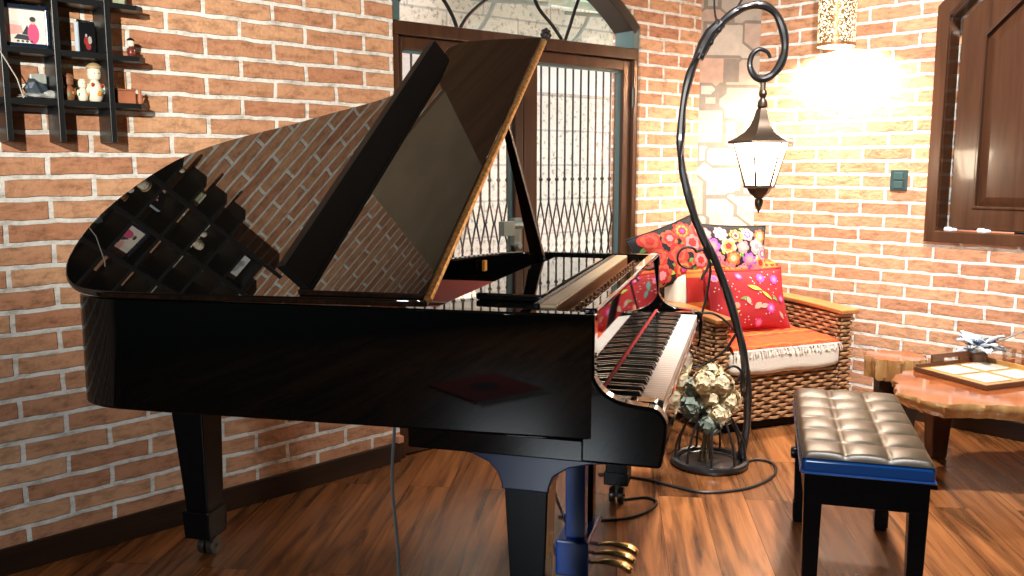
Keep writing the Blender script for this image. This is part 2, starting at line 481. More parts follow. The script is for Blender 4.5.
# ---------- doors
door = empty('door_1', D0, angD); door['kind'] = 'structure'
door2 = door
Y0, Y1 = 0.03, 0.09
bm = new()
box(bm, 0.003, 0.035, Y0 - 0.02, Y1 + 0.03, 0, 1.81); box(bm, 1.45, OPX - 0.003, Y0 - 0.02, Y1 + 0.03, 0, 1.81)
box(bm, 0.003, OPX - 0.003, Y0 - 0.02, Y1 + 0.03, 1.81, 1.866)
obj('door_frame', bm, DOORW, door, smooth=False, bevel=0.004)
def leaf(x0, x1, wl, wr):
    bm = new()
    box(bm, x0, x0 + wl, Y0, Y1, 0.01, 1.805); box(bm, x1 - wr, x1, Y0, Y1, 0.01, 1.805)
    box(bm, x0 + wl, x1 - wr, Y0, Y1, 1.755, 1.805); box(bm, x0 + wl, x1 - wr, Y0, Y1, 0.01, 0.30)
    box(bm, x0 + wl + 0.05, x1 - wr - 0.05, Y0 - 0.01, Y0, 0.07, 0.24)
    lf = obj('door_leaf', bm, DOORW, door, smooth=False, bevel=0.004)
    bm = new()
    teal = 0.012
    gx0, gx1, gz0, gz1 = x0 + wl, x1 - wr, 0.30, 1.755
    for a in ((gx0, gx0 + teal, gz0, gz1), (gx1 - teal, gx1, gz0, gz1), (gx0, gx1, gz0, gz0 + teal), (gx0, gx1, gz1 - teal, gz1)):
        box(bm, a[0], a[1], Y0 + 0.02, Y1 - 0.02, a[2], a[3])
    obj('glazing_bead', bm, mat('teal_grey_aluminium', (0.10, 0.17, 0.18), 0.35, 0.3), lf, smooth=False)
    bm = new(); box(bm, gx0 + teal, gx1 - teal, 0.057, 0.063, gz0 + teal, gz1 - teal)
    obj('glass_pane', bm, GLASS, lf, smooth=False)
    return lf
lfL = leaf(0.036, 0.725, 0.028, 0.05)
lfR = leaf(0.727, 1.449, 0.085, 0.055)
bm = new()
for z in (0.35, 1.62):
    tube(bm, [(1.455, Y0 - 0.012, z - 0.05), (1.455, Y0 - 0.012, z + 0.05)], 0.011, 10)
h = obj('door_hinge', bm, BLACKIRON, lfR)
# lock with lever handle on the left leaf
bm = new()
box(bm, 0.645, 0.69, Y0 - 0.03, Y0 - 0.001, 0.90, 1.03)
tube(bm, [(0.66, Y0 - 0.03, 1.0), (0.66, Y0 - 0.07, 1.0), (0.54, Y0 - 0.075, 1.0)], 0.016, 10)
box(bm, 0.535, 0.60, Y0 - 0.09, Y0 - 0.05, 0.955, 1.02)
tube(bm, [(0.665, Y0 - 0.02, 0.9), (0.665, Y0 - 0.05, 0.9)], 0.014, 10)
obj('door_lock', bm, mat('grey_green_metal', (0.20, 0.24, 0.22), 0.35, 0.5), lfL, bevel=0.004)
# ornament on the transom
bm = new()
oc = Vector((0.832, Y0 - 0.035, 1.875))
for k in range(8):
    a = 2 * PI * k / 8
    ball(bm, oc + Vector((math.cos(a) * 0.022, 0, math.sin(a) * 0.022)), 0.011, n=8)
ball(bm, oc, 0.018, n=10)
tube(bm, [oc + Vector((0, 0, 0.02)), oc + Vector((0, 0, -0.07))], 0.006, 8)
tube(bm, [oc, oc + Vector((0, 0.03, 0))], 0.008, 8)
obj('transom_rosette', bm, BLACKIRON, door)

# ---------- arched transom window
win = empty('window_1', D0, angD); win['kind'] = 'structure'
def arch_band(bm, t0, t1, y0, y1, n=36):
    def pt(rad, i):
        a0 = math.asin(c_ / RAD)
        a = -a0 + 2 * a0 * i / n
        return c_ + rad * math.sin(a), CZ + rad * math.cos(a)
    prev = None
    for i in range(n + 1):
        xo, zo = pt(RAD - t0, i); xi, zi = pt(RAD - t1, i)
        ring = [bm.verts.new((xo, y0, zo)), bm.verts.new((xi, y0, zi)), bm.verts.new((xi, y1, zi)), bm.verts.new((xo, y1, zo))]
        if prev:
            for k in range(4):
                bm.faces.new((prev[k], prev[(k + 1) % 4], ring[(k + 1) % 4], ring[k]))
        else:
            bm.faces.new(ring)
        prev = ring
    bm.faces.new(prev[::-1])
bm = new(); arch_band(bm, 0.002, 0.055, 0.004, 0.14)
obj('arch_frame', bm, mat('dark_bronze_frame', (0.025, 0.018, 0.014), 0.35), win, bevel=0.003)
bm = new(); box(bm, 1.432, OPX - 0.004, 0.006, 0.13, 1.866, 1.975); box(bm, 0.004, 0.04, 0.006, 0.13, 1.866, 1.975)
obj('side_post', bm, mat('teal_grey_aluminium', (0.10, 0.17, 0.18), 0.35, 0.3), win, smooth=False, bevel=0.003)
bm = new()
pts = [(0.035, 1.866), (1.437, 1.866), (1.437, 1.97)]
for i in range(20, -1, -1):
    x = 0.035 + 1.402 * i / 20
    pts.append((x, archz(x) - 0.04))
prism(bm, pts, XZ, 0.078, 0.084)
obj('glass_pane', bm, GLASS, win, smooth=False)
bm = new()
def iron_arc(pts):
    tube(bm, spline([Vector((p[0], 0.05, p[1])) for p in pts], 8), 0.0085, 8)
iron_arc([(0.362, 1.866), (0.335, 1.92), (0.285, 1.985), (0.20, 2.06)])
iron_arc([(0.374, 1.866), (0.425, 1.93), (0.51, 1.998), (0.62, 2.07), (0.72, 2.225)])
iron_arc([(0.990, 1.866), (0.925, 1.93), (0.815, 2.03), (0.76, 2.225)])
iron_arc([(1.002, 1.866), (1.035, 1.94), (1.085, 2.06), (1.15, 2.155)])
obj('iron_tracery', bm, BLACKIRON, win)

# ---------- folding security gate behind the glass
gate = empty('security_gate', D0, angD, 'black folding security gate of vertical bars and diamond lattice behind the door glass', 'gate')
gate.location = D0 + Vector((-math.sin(angD), math.cos(angD), 0)) * 0.125
pitch = 0.0535
nb = 26
for i in range(nb):
    x = 0.062 + i * pitch
    bm = new()
    tube(bm, [(x, 0.0, 1.115), (x, 0.0, 1.80)], 0.0052, 6)
    ball(bm, (x, 0, 1.205), 0.0105, n=8)
    for s in (-1, 1):
        pz, px_ = 1.115, 0.0
        path = [(x, 0.004 * s, 1.115)]
        z = 1.115; k = 0
        while z > 0.12:
            z -= 0.118; k += 1
            path.append((x + (s * pitch / 2 if k % 2 else 0), 0.004 * s, z))
        tube(bm, path, 0.0044, 6)
    obj('bar', bm, BLACKIRON, gate)
for za, zb_ in ((1.80, 1.825), (0.0, 0.06)):
    bm = new(); box(bm, 0.03, 1.45, -0.012, 0.012, za, zb_)
    obj('gate_rail', bm, BLACKIRON, gate, smooth=False)
for x in (0.036, 1.444):
    bm = new(); box(bm, x - 0.008, x + 0.008, -0.01, 0.01, 0.06, 1.80)
    obj('gate_post', bm, BLACKIRON, gate, smooth=False)

# ---------- outside
bm = new(); box(bm, -2.5, 6.0, 1.8, 2.0, -0.1, 3.6)
structure('wall_exterior', bm, EXT, D0, angD)
bm = new(); box(bm, -2.5, 6.0, 1.755, 1.8, 1.80, 2.0)
structure('trim_2', bm, WHITEP, D0, angD)
bm = new(); box(bm, -2.5, 6.0, 0.2, 1.8, -0.1, -0.02)
structure('ground_exterior', bm, mat('grey_paving', (0.5, 0.48, 0.44), 0.9, noise=0.2), D0, angD)
aw = empty('glass_awning', D0, angD, 'green tinted glass awning on steel pipe brackets outside above the door', 'awning')
bm = new()
M = Matrix.Translation((2.5, 1.35, 2.36)) @ Matrix.Rotation(R(10), 4, 'X')
box(bm, -1.0, 1.6, -0.42, 0.44, -0.006, 0.006, M=M)
obj('awning_pane', bm, mat('green_glass', (0.40, 0.66, 0.48), 0.2), aw, smooth=False)
bm = new()
for x in (1.75, 2.62, 3.4):
    tube(bm, [(x, 1.79, 2.39), (x, 1.0, 2.25)], 0.014, 8)
    tube(bm, spline([(x, 1.79, 2.16), (x, 1.70, 2.18), (x, 1.60, 2.26), (x, 1.54, 2.34)], 5), 0.014, 8)
obj('bracket', bm, mat('grey_pipe', (0.35, 0.42, 0.40), 0.4), aw)

# ---------- shuttered window on the right wall
sh = empty('window_2', B1, angB); sh['kind'] = 'structure'
def octo(x0, x1, z0, z1, c):
    return [(x0, z0), (x1, z0), (x1, z1 - c), (x1 - c, z1), (x0 + c, z1), (x0, z1 - c)]
def ringprism(bm, outer, inner, y0, y1):
    n = len(outer)
    V = {}
    for nm, P in (('o', outer), ('i', inner)):
        for y in (y0, y1):
            V[nm, y] = [bm.verts.new((p[0], y, p[1])) for p in P]
    for i in range(n):
        j = (i + 1) % n
        for y in (y0, y1):
            bm.faces.new((V['o', y][i], V['o', y][j], V['i', y][j], V['i', y][i]))
        for nm in 'oi':
            bm.faces.new((V[nm, y0][i], V[nm, y0][j], V[nm, y1][j], V[nm, y1][i]))
X0, X1, Z0, Z1 = 0.945, 1.97, 0.905, 2.24
CH = 0.22
o1 = octo(X0, X1, Z0, Z1, CH); i1 = octo(X0 + 0.055, X1 - 0.055, Z0 + 0.055, Z1 - 0.055, CH - 0.01)
bm = new(); ringprism(bm, o1, i1, -0.025, 0.0)
ringprism(bm, octo(X0 + 0.045, X1 - 0.045, Z0 + 0.045, Z1 - 0.045, CH - 0.01), i1, 0.0, 0.13)
obj('window_frame', bm, SHUTW, sh, smooth=False, bevel=0.006)
L0, L1, K0, K1 = X0 + 0.095, X1 - 0.06, Z0 + 0.065, Z1 - 0.09
bm = new()
o2 = octo(L0, L1, K0, K1, CH - 0.02); i2 = octo(L0 + 0.10, L1 - 0.10, K0 + 0.10, K1 - 0.10, CH - 0.05)
ringprism(bm, o2, i2, 0.035, 0.08)
i3 = octo(L0 + 0.112, L1 - 0.112, K0 + 0.112, K1 - 0.112, CH - 0.055)
ringprism(bm, i2, i3, 0.028, 0.08)
# raised field
i4 = octo(L0 + 0.155, L1 - 0.155, K0 + 0.155, K1 - 0.155, CH - 0.07)
a = [bm.verts.new((p[0], 0.062, p[1])) for p in i3]; b2 = [bm.verts.new((p[0], 0.045, p[1])) for p in i4]
for i in range(6):
    j = (i + 1) % 6
    bm.faces.new((a[i], a[j], b2[j], b2[i]))
bm.faces.new(b2)
obj('shutter_leaf', bm, SHUTW, sh, smooth=False, bevel=0.003)
bm = new()
zb = Z0 + 0.058
tube(bm, [(L0 + 0.01, 0.005, zb), (L0 + 0.30, 0.005, zb)], 0.006, 8)
obj('bolt_rod', bm, mat('copper_rod', (0.6, 0.25, 0.15), 0.35, 0.6), sh)
for xx in (L0 + 0.02, L0 + 0.17):
    bm = new()
    M = Matrix.Rotation(R(90), 4, 'Y')
    lathe(bm, [(0.006, -0.03), (0.013, -0.025), (0.014, 0.0), (0.009, 0.008), (0.009, 0.02), (0.006, 0.03)], (xx, 0.0, zb + 0.004), 12, M=M)
    obj('bolt_knob', bm, mat('chrome_white', (0.85, 0.84, 0.88), 0.2, 0.3), sh)

# ------------------------------------------------------------------ wall shelf
SH = empty('wall_shelf', A0, angA, 'black lattice wall shelf with open cubbies and stepped side ledges on the brick wall', 'shelf')
SBLK = mat('black_stained_wood', (0.010, 0.012, 0.013), 0.35)
DEP = 0.10
posts = (-0.054, 0.098, 0.243, 0.395)
for x in posts:
    bm = new()
    pr = [(0, 1.345), (-DEP, 1.345), (-DEP, 2.54), (-0.05, 2.6), (0, 2.62)]
    prism(bm, pr, YZ, x - 0.009, x + 0.009)
    obj('upright', bm, SBLK, SH, smooth=False, bevel=0.002)
for z in (1.462, 1.610, 1.768, 1.92, 2.07, 2.22, 2.37):
    bm = new(); box(bm, posts[0] - 0.06, posts[-1], -DEP + 0.002, 0, z - 0.009, z + 0.009)
    obj('shelf_board', bm, SBLK, SH, smooth=False, bevel=0.002)
for z, xe in ((1.462, 0.518), (1.610, 0.518), (1.768, 0.518), (1.92, 0.518), (2.07, 0.518)):
    bm = new()
    prism(bm, [(posts[-1] + 0.009, -DEP + 0.004), (xe - 0.03, -DEP + 0.004), (xe, -DEP + 0.03), (xe, 0), (posts[-1] + 0.009, 0)], XY, z - 0.008, z + 0.008)
    obj('side_ledge', bm, SBLK, SH, smooth=False, bevel=0.002)

def onshelf(name, x, y, z, label, cat, rz=0, group=None):
    """an Empty at a point of wall_left's frame"""
    p = Matrix.Rotation(angA, 4, 'Z') @ Vector((x, y, z)) + A0
    return empty(name, p, angA + rz, label, cat, group)
ZS1, ZS2, ZS3 = 1.471, 1.619, 1.777
# photo frame, cubby upper left
pf = onshelf('photo_frame', 0.162, -0.068, ZS2 + 0.001, 'black photo frame showing a pianist in pink on the black wall shelf', 'photo frame', R(-4))
bm = new()
w, hh = 0.060, 0.122
for a in ((-w - .010, -w, 0, hh), (w, w + .010, 0, hh), (-w - .010, w + .010, 0, .012), (-w - .010, w + .010, hh - .012, hh)):
    box(bm, a[0], a[1], -0.008, 0.008, a[2], a[3])
box(bm, -w, w, 0.002, 0.008, 0.012, hh - .012)
obj('frame', bm, mat('navy_black_frame', (0.012, 0.02, 0.04), 0.2), pf, smooth=False, bevel=0.002)
bm = new()
def poly(bm, pts, y, mi):
    bm.faces.new([bm.verts.new((p[0], y, p[1])) for p in pts]).material_index = mi
x0, x1, z0, z1 = -w, w, 0.012, hh - 0.012
poly(bm, [(x0, z0), (x1, z0), (x1, z1), (x0, z1)], 0.0015, 0)
poly(bm, [(x0, z0), (x0 + .02, z0), (x0 + .012, z1), (x0, z1)], 0.0013, 1)
poly(bm, [(x0 + .01, z0 + .02), (x0 + .06, z0 + .03), (x0 + .055, z0 + .058), (x0 + .012, z0 + .05)], 0.0012, 2)
poly(bm, [(x0 + .008, z0 + .054), (x0 + .06, z0 + .05), (x0 + .06, z0 + .06), (x0 + .008, z0 + .066)], 0.0011, 6)
poly(bm, [(x0 + .034, z0 + .012), (x0 + .09, z0 + .008), (x0 + .09, z0 + .022), (x0 + .045, z0 + .026)], 0.0010, 3)
poly(bm, [(x0 + .056, z0 + .026), (x0 + .078, z0 + .024), (x0 + .072, z0 + .054)], 0.0010, 3)
circ = lambda cx, cz, rx, rz_, n=14: [(cx + rx * math.cos(2 * PI * k / n), cz + rz_ * math.sin(2 * PI * k / n)) for k in range(n)]
poly(bm, circ(x0 + .087, z0 + .030, .0155, .030), 0.0008, 4)
poly(bm, circ(x0 + .087, z0 + .066, .0075, .010), 0.0007, 5)
poly(bm, circ(x0 + .087, z0 + .071, .0085, .0075), 0.0006, 3)
for k in range(4):
    poly(bm, circ(x0 + .045 + .012 * k, z0 + .006, .004, .003), 0.0005, 3)
obj('photograph', bm, [mat('photo_white', (0.85, 0.78, 0.7), 0.4), mat('photo_orange', (0.8, 0.35, 0.12), 0.4), mat('photo_pink', (0.8, 0.42, 0.38), 0.4),
                       mat('photo_black', (0.05, 0.055, 0.07), 0.4), mat('photo_rose', (0.75, 0.10, 0.22), 0.4), mat('photo_skin', (0.7, 0.5, 0.38), 0.4), mat('photo_pale', (0.85, 0.7, 0.68), 0.4)], pf, smooth=False, recalc=False)
# small black frame with red figure, cubby upper right
tf = onshelf('photo_frame', 0.345, -0.050, ZS2 + 0.001, 'small black upright frame with scalloped top and red figure on the black wall shelf', 'photo frame', R(22))
bm = new()
box(bm, -0.032, 0.032, -0.006, 0.006, 0, 0.092)
for k in range(6): ball(bm, (-0.026 + k * 0.0105, 0, 0.094), 0.006, n=8)
obj('frame', bm, mat('gloss_black', (0.008, 0.008, 0.01), 0.1), tf, bevel=0.002)
bm = new(); box(bm, -0.036, -0.032, -0.007, 0.007, 0.0, 0.09)
obj('frame_edge', bm, mat('pale_blue_metal', (0.55, 0.65, 0.72), 0.3), tf, smooth=False)
bm = new()
poly(bm, circ(-0.006, 0.036, .008, .014), -0.0066, 0); poly(bm, circ(0.008, 0.040, .008, .012), -0.0066, 1); poly(bm, circ(0.002, 0.02, .010, .010), -0.0067, 0)
poly(bm, circ(-0.005, 0.053, .004, .005), -0.0067, 1)
obj('figure_print', bm, [mat('print_red', (0.5, 0.05, 0.05), 0.4), mat('print_white', (0.7, 0.6, 0.55), 0.4)], tf, smooth=False, recalc=False)
# crystal cluster with a stick
ck = onshelf('mineral_cluster', 0.188, -0.055, ZS1 + 0.001, 'grey mineral cluster with flat slab base in the lower left cubby of the black shelf', 'mineral')
def rock(bm, c, r, sx, sy, sz, seed, mi=0):
    rnd = random.Random(seed)
    b2 = bmesh.new(); bmesh.ops.create_icosphere(b2, subdivisions=2, radius=r)
    for v in b2.verts:
        v.co *= 0.75 + 0.5 * rnd.random()
        v.co = Vector((v.co.x * sx + c[0], v.co.y * sy + c[1], v.co.z * sz + c[2]))
    mp = {v: bm.verts.new(v.co) for v in b2.verts}
    for f in b2.faces: bm.faces.new([mp[v] for v in f.verts]).material_index = mi
    b2.free()
bm = new(); rock(bm, (0, 0, 0.030), 0.032, 0.9, 0.9, 0.95, 3)
obj('dark_crystal', bm, mat('dark_crystal', (0.06, 0.08, 0.10), 0.2), ck, smooth=False)
bm = new(); rock(bm, (0.005, 0.0, 0.008), 0.045, 1.25, 0.8, 0.18, 5); rock(bm, (0.036, -0.008, 0.014), 0.022, 1.0, 0.8, 0.55, 6)
obj('slab_base', bm, mat('grey_mineral', (0.42, 0.43, 0.40), 0.5), ck, smooth=False)
bk = onshelf('mineral_slice', 0.205, -0.022, ZS1 + 0.001, 'thin pale green agate slice standing behind the grey mineral cluster on the shelf', 'mineral')
bm = new(); box(bm, -0.022, 0.026, -0.004, 0.004, 0, 0.078)
obj('agate_slice', bm, mat('pale_agate', (0.42, 0.46, 0.42), 0.3, noise=0.3, nscale=60), bk, smooth=False, bevel=0.004)
st = onshelf('thin_stick', 0.12, -0.095, ZS1, 'thin pale stick leaning diagonally in front of the lower left shelf cubby', 'stick')
bm = new(); tube(bm, [(0.022, 0.0, 0.0), (0.008, 0.0, 0.055), (-0.045, -0.012, 0.148), (-0.062, -0.012, 0.170)], 0.0018, 6)
obj('shaft', bm, mat('pale_reed', (0.55, 0.50, 0.42), 0.5), st)
# folk figurines
CER = mat('cream_ceramic', (0.85, 0.78, 0.62), 0.2)
def figurine(name, x, y, z, hh, label, body, head, accents, hat=None, grp=None):
    f = onshelf(name, x, y, z + 0.001, label, 'figurine', 0, 'figurines on the black wall shelf')
    s = hh / 0.10
    bm = new(); lathe(bm, [(0.014 * s, 0), (0.019 * s, 0.006 * s), (0.0215 * s, 0.024 * s), (0.019 * s, 0.044 * s), (0.013 * s, 0.054 * s), (0.010 * s, 0.058 * s)], (0, 0, 0), 20)
    obj('body', bm, body, f)
    bm = new(); lathe(bm, [(0.008 * s, 0.056 * s), (0.016 * s, 0.062 * s), (0.0185 * s, 0.074 * s), (0.0175 * s, 0.088 * s), (0.010 * s, 0.098 * s), (0.001, 0.100 * s)], (0, 0, 0), 20)
    for sx in (-1, 1): ball(bm, (0.006 * s * sx, -0.0175 * s, 0.077 * s), 0.0018 * s, n=6, mi=1)
    obj('head', bm, [head, mat('dark_eye', (0.03, 0.02, 0.02), 0.3)], f)
    for (ax, az, ar, am) in accents:
        bm = new(); ball(bm, (ax * s, -math.sqrt(max(0, 0.020 ** 2 - ax ** 2)) * s, az * s), ar * s, 1, 0.35, 1, n=12)
        obj('painted_flower', bm, am, f)
    for sx in (-1, 1):
        bm = new(); ball(bm, (0.021 * s * sx, -0.004 * s, 0.035 * s), 0.008 * s, 0.8, 0.9, 1.9, n=10)
        obj('arm', bm, body, f)
    if hat:
        bm = new(); lathe(bm, [(0.020 * s, 0.090 * s), (0.021 * s, 0.096 * s), (0.012 * s, 0.104 * s), (0.002, 0.107 * s)], (0, 0, 0), 20)
        obj('hat', bm, hat, f)
    return f
ORG = mat('orange_glaze', (0.75, 0.30, 0.05), 0.25); GRN = mat('green_glaze', (0.10, 0.32, 0.20), 0.25); RDG = mat('red_glaze', (0.45, 0.05, 0.03), 0.25)
BRN = mat('brown_clay', (0.28, 0.12, 0.05), 0.5)
figurine('figurine', 0.358, -0.062, ZS1, 0.112, 'tall cream ceramic doll figurine with tan hat in the black shelf', CER, CER, [(0.004, 0.022, 0.0075, ORG), (-0.011, 0.045, 0.006, RDG), (0.012, 0.044, 0.006, RDG), (0.016, 0.030, 0.005, GRN)], mat('tan_hat', (0.5, 0.36, 0.18), 0.5))
figurine('figurine', 0.318, -0.07, ZS1, 0.068, 'short cream ceramic doll figurine with green and orange sides beside the tall one', CER, CER, [(0.016, 0.030, 0.008, ORG), (-0.017, 0.028, 0.007, GRN)])
figurine('figurine', 0.283, -0.055, ZS1, 0.078, 'brown clay figurine at the dark end of the doll row on the shelf', BRN, BRN, [(0.008, 0.03, 0.006, ORG), (-0.006, 0.02, 0.006, GRN)], BRN)
figurine('figurine', 0.478, -0.06, 1.618, 0.056, 'small dark figurine with white face on the middle side ledge of the shelf', mat('dark_red_glaze', (0.16, 0.03, 0.02), 0.3), CER, [(0.005, 0.02, 0.005, RDG), (0.012, 0.035, 0.004, CER)], EBONY)
figurine('figurine', 0.30, -0.055, 1.930, 0.105, 'white-headed doll on an upper shelf row, the bigger of the pair mirrored in the lid', CER, CER, [(0.004, 0.022, 0.0075, RDG)])
figurine('figurine', 0.345, -0.055, 1.930, 0.075, 'white-headed doll on an upper shelf row, the smaller of the pair mirrored in the lid', CER, CER, [(0.004, 0.022, 0.0075, ORG)])
tr = onshelf('clay_box', 0.452, -0.05, 1.471, 'red clay box sculpture on the lowest side ledge of the black shelf', 'ornament')
CLAY = mat('red_clay', (0.42, 0.15, 0.07), 0.7, noise=0.2)
bm = new(); box(bm, -0.030, 0.030, -0.02, 0.02, 0, 0.040); box(bm, -0.032, 0.032, -0.022, 0.022, 0.040, 0.046)
obj('body', bm, CLAY, tr, smooth=False, bevel=0.004)
bm = new(); lathe(bm, [(0.006, 0), (0.009, 0.01), (0.007, 0.028), (0.004, 0.036), (0.006, 0.042), (0.001, 0.05)], (0.046, -0.01, 0), 12)
obj('clay_figure', bm, CLAY, tr)
bx = onshelf('trinket_box', 0.44, -0.05, 1.777, 'pale green trinket box on the top visible side ledge of the shelf', 'box')
bm = new(); box(bm, -0.03, 0.024, -0.02, 0.02, 0, 0.05)
obj('body', bm, mat('pale_green', (0.40, 0.45, 0.30), 0.5), bx, smooth=False, bevel=0.004)
bm = new(); box(bm, -0.032, 0.026, -0.022, 0.022, 0.05, 0.062)
obj('lid', bm, mat('cream_lid', (0.7, 0.66, 0.5), 0.5), bx, smooth=False, bevel=0.003)
# upper cubby, mirrored in the piano lid
bo = onshelf('paper_card', 0.32, -0.05, 2.23, 'white paper card high in the black shelf, seen mirrored in the piano lid', 'card')
bm = new(); box(bm, -0.055, 0.055, -0.002, 0.002, 0, 0.115)
poly(bm, circ(0.0, 0.06, 0.03, 0.03), -0.0026, 1); poly(bm, circ(0.02, 0.085, 0.014, 0.02), -0.0026, 1)
obj('card', bm, [mat('card_white', (0.8, 0.8, 0.8), 0.5), mat('card_grey', (0.4, 0.42, 0.46), 0.5)], bo, smooth=False, recalc=False)

# ------------------------------------------------------------------ wall lamp and switch
wl = empty('wall_lamp', B1 + Matrix.Rotation(angB, 4, 'Z') @ Vector((0.485, -0.098, 1.872)), angB, 'pierced metal cylinder wall lamp glowing on the pink brick wall', 'lamp')
def lamp_shell():
    m, nt, b = nodes('pierced_metal')
    N = nt.nodes.new; L = nt.links.new
    tc = N('ShaderNodeTexCoord')
    mp = N('ShaderNodeMapping'); mp.inputs['Scale'].default_value = (20, 20, 20); L(tc.outputs['Object'], mp.inputs['Vector'])
    v = N('ShaderNodeTexVoronoi'); v.feature = 'F1'; v.inputs['Randomness'].default_value = 0.9; L(mp.outputs[0], v.inputs['Vector'])
    lt = N('ShaderNodeMath'); lt.operation = 'LESS_THAN'; lt.inputs[1].default_value = 0.46; L(v.outputs['Distance'], lt.inputs[0])
    b.inputs['Base Color'].default_value = (0.50, 0.27, 0.10, 1); b.inputs['Metallic'].default_value = 0.8; b.inputs['Roughness'].default_value = 0.35
    t = N('ShaderNodeEmission'); t.inputs['Color'].default_value = (1.0, 0.86, 0.55, 1); t.inputs['Strength'].default_value = 2.2
    mx = N('ShaderNodeMixShader'); L(lt.outputs[0], mx.inputs[0]); L(b.outputs[0], mx.inputs[1]); L(t.outputs[0], mx.inputs[2])
    L(mx.outputs[0], nt.nodes['Material Output'].inputs[0])
    return m
bm = new()
lathe(bm, [(0.092, 0.0), (0.092, 0.46), (0.088, 0.46), (0.088, 0.0), (0.092, 0.0)], (0, 0, 0), 40, cap=False)
obj('lamp_shade', bm, lamp_shell(), wl)
bm = new()
lathe(bm, [(0.094, -0.004), (0.094, 0.012), (0.088, 0.012), (0.088, -0.004), (0.094, -0.004)], (0, 0, 0), 40, cap=False)
obj('rim_band', bm, mat('copper_band', (0.45, 0.20, 0.10), 0.35, 0.7), wl)
bm = new(); box(bm, -0.03, 0.03, 0.086, 0.098, 0.08, 0.38)
obj('mounting_plate', bm, mat('copper_band', (0.45, 0.20, 0.10), 0.35, 0.7), wl, smooth=False)
bm = new(); lathe(bm, [(0.012, 0.22), (0.016, 0.2), (0.03, 0.15), (0.032, 0.13), (0.02, 0.105), (0.001, 0.098)], (0, 0, 0), 16)
tube(bm, [(0, 0, 0.21), (0, 0.088, 0.23)], 0.008, 8)
obj('light_bulb', bm, mat('bulb_glow', (1, 0.9, 0.7), 0.5, emit=(1.0, 0.85, 0.6), estr=12), wl)

sw = empty('light_switch', B1 + Matrix.Rotation(angB, 4, 'Z') @ Vector((0.802, 0, 1.2)), angB, 'dark green-grey light switch plate on the pink brick wall', 'switch')
bm = new(); box(bm, -0.042, 0.042, -0.010, 0.004, -0.052, 0.052)
obj('plate', bm, mat('dark_teal_plate', (0.035, 0.07, 0.07), 0.3), sw, smooth=False, bevel=0.003)
for z in (-0.022, 0.020):
    bm = new(); box(bm, -0.022, 0.022, -0.014, -0.0095, z - 0.018, z + 0.018)
    obj('rocker', bm, mat('dark_teal_rocker', (0.05, 0.10, 0.10), 0.25), sw, smooth=False, bevel=0.003)

# ------------------------------------------------------------------ grand piano
P0 = Vector((0.184, 1.945, 0)); angP = math.atan2(0.965, 0.263)
PN = empty('grand_piano', P0, angP, 'black lacquered baby grand piano with lid propped open in front of the arched door', 'piano')
ZB, ZT = 0.655, 0.945
outer = [(0, 0), (-0.02, 0.4), (-0.04, 0.8), (-0.058, 1.15), (-0.056, 1.26), (-0.03, 1.335), (0.025, 1.385), (0.10, 1.412), (0.20, 1.422), (0.32, 1.412), (0.44, 1.375), (0.55, 1.315), (0.64, 1.235),
         (0.71, 1.135), (0.77, 1.03), (0.84, 0.93), (0.92, 0.835), (1.02, 0.755), (1.15, 0.69), (1.28, 0.63), (1.37, 0.55), (1.41, 0.44), (1.42, 0.30), (1.42, 0.0)]
op = [Vector((p[0], p[1], 0)) for p in outer]
sp = [op[0]] + spline(op[1:-1], 4) + [op[-1]]
def offset_in(pts, d):
    out = []
    n = len(pts)
    for i in range(n):
        t = pts[min(i + 1, n - 1)] - pts[max(i - 1, 0)]
        t.normalize()
        nn = Vector((t.y, -t.x, 0))
        out.append(pts[i] + nn * d)
    return out
ip = offset_in(sp, 0.045)
ip[0] = Vector((0.045, 0, 0)); ip[-1] = Vector((1.375, 0, 0))
bm = new()
prev = None
for o_, i_ in zip(sp, ip):
    ring = [bm.verts.new((o_.x, o_.y, ZB)), bm.verts.new((o_.x, o_.y, ZT)), bm.verts.new((i_.x, i_.y, ZT)), bm.verts.new((i_.x, i_.y, ZB))]
    if prev:
        for k in range(4): bm.faces.new((prev[k], prev[(k + 1) % 4], ring[(k + 1) % 4], ring[k]))
    else: bm.faces.new(ring)
    prev = ring
bm.faces.new(prev[::-1])
obj('case_rim', bm, PIANO, PN, bevel=0.006, seg=3, angle=50)
# arms with the S-curve
arm = [(0.0, ZT), (0.0, 0.905), (0.006, 0.862), (0.003, 0.812), (-0.018, 0.774), (-0.055, 0.752), (-0.098, 0.744), (-0.138, 0.739), (-0.157, 0.722), (-0.165, 0.698), (-0.160, 0.64), (-0.153, 0.602), (0.03, 0.602), (0.03, ZT)]
arm3 = [Vector((a[0], a[1], 0)) for a in arm]
prof = [arm3[0]] + spline(arm3[1:11], 4) + arm3[11:]
for x0, x1 in ((0.0, 0.045), (1.375, 1.42)):
    bm = new(); prism(bm, [(p.x, p.y) for p in prof], YZ, x0, x1)
    obj('arm', bm, PIANO, PN, bevel=0.007, seg=3)
bm = new(); box(bm, 0.002, 1.418, -0.150, 0.452, 0.602, 0.6545)
obj('keybed', bm, PIANO, PN, smooth=False, bevel=0.004)
bm = new(); box(bm, 0.045, 1.375, -0.156, -0.138, 0.640, 0.715)
obj('key_slip', bm, mat('key_slip_lacquer', (0.03, 0.014, 0.008), 0.04, ior=2.0), PN, smooth=False, bevel=0.004)
for x0, x1 in ((0.046, 0.098), (1.325, 1.374)):
    bm = new(); box(bm, x0, x1, -0.137, 0.0, 0.640, 0.742)
    obj('cheek_block', bm, PIANO, PN, smooth=False, bevel=0.006)
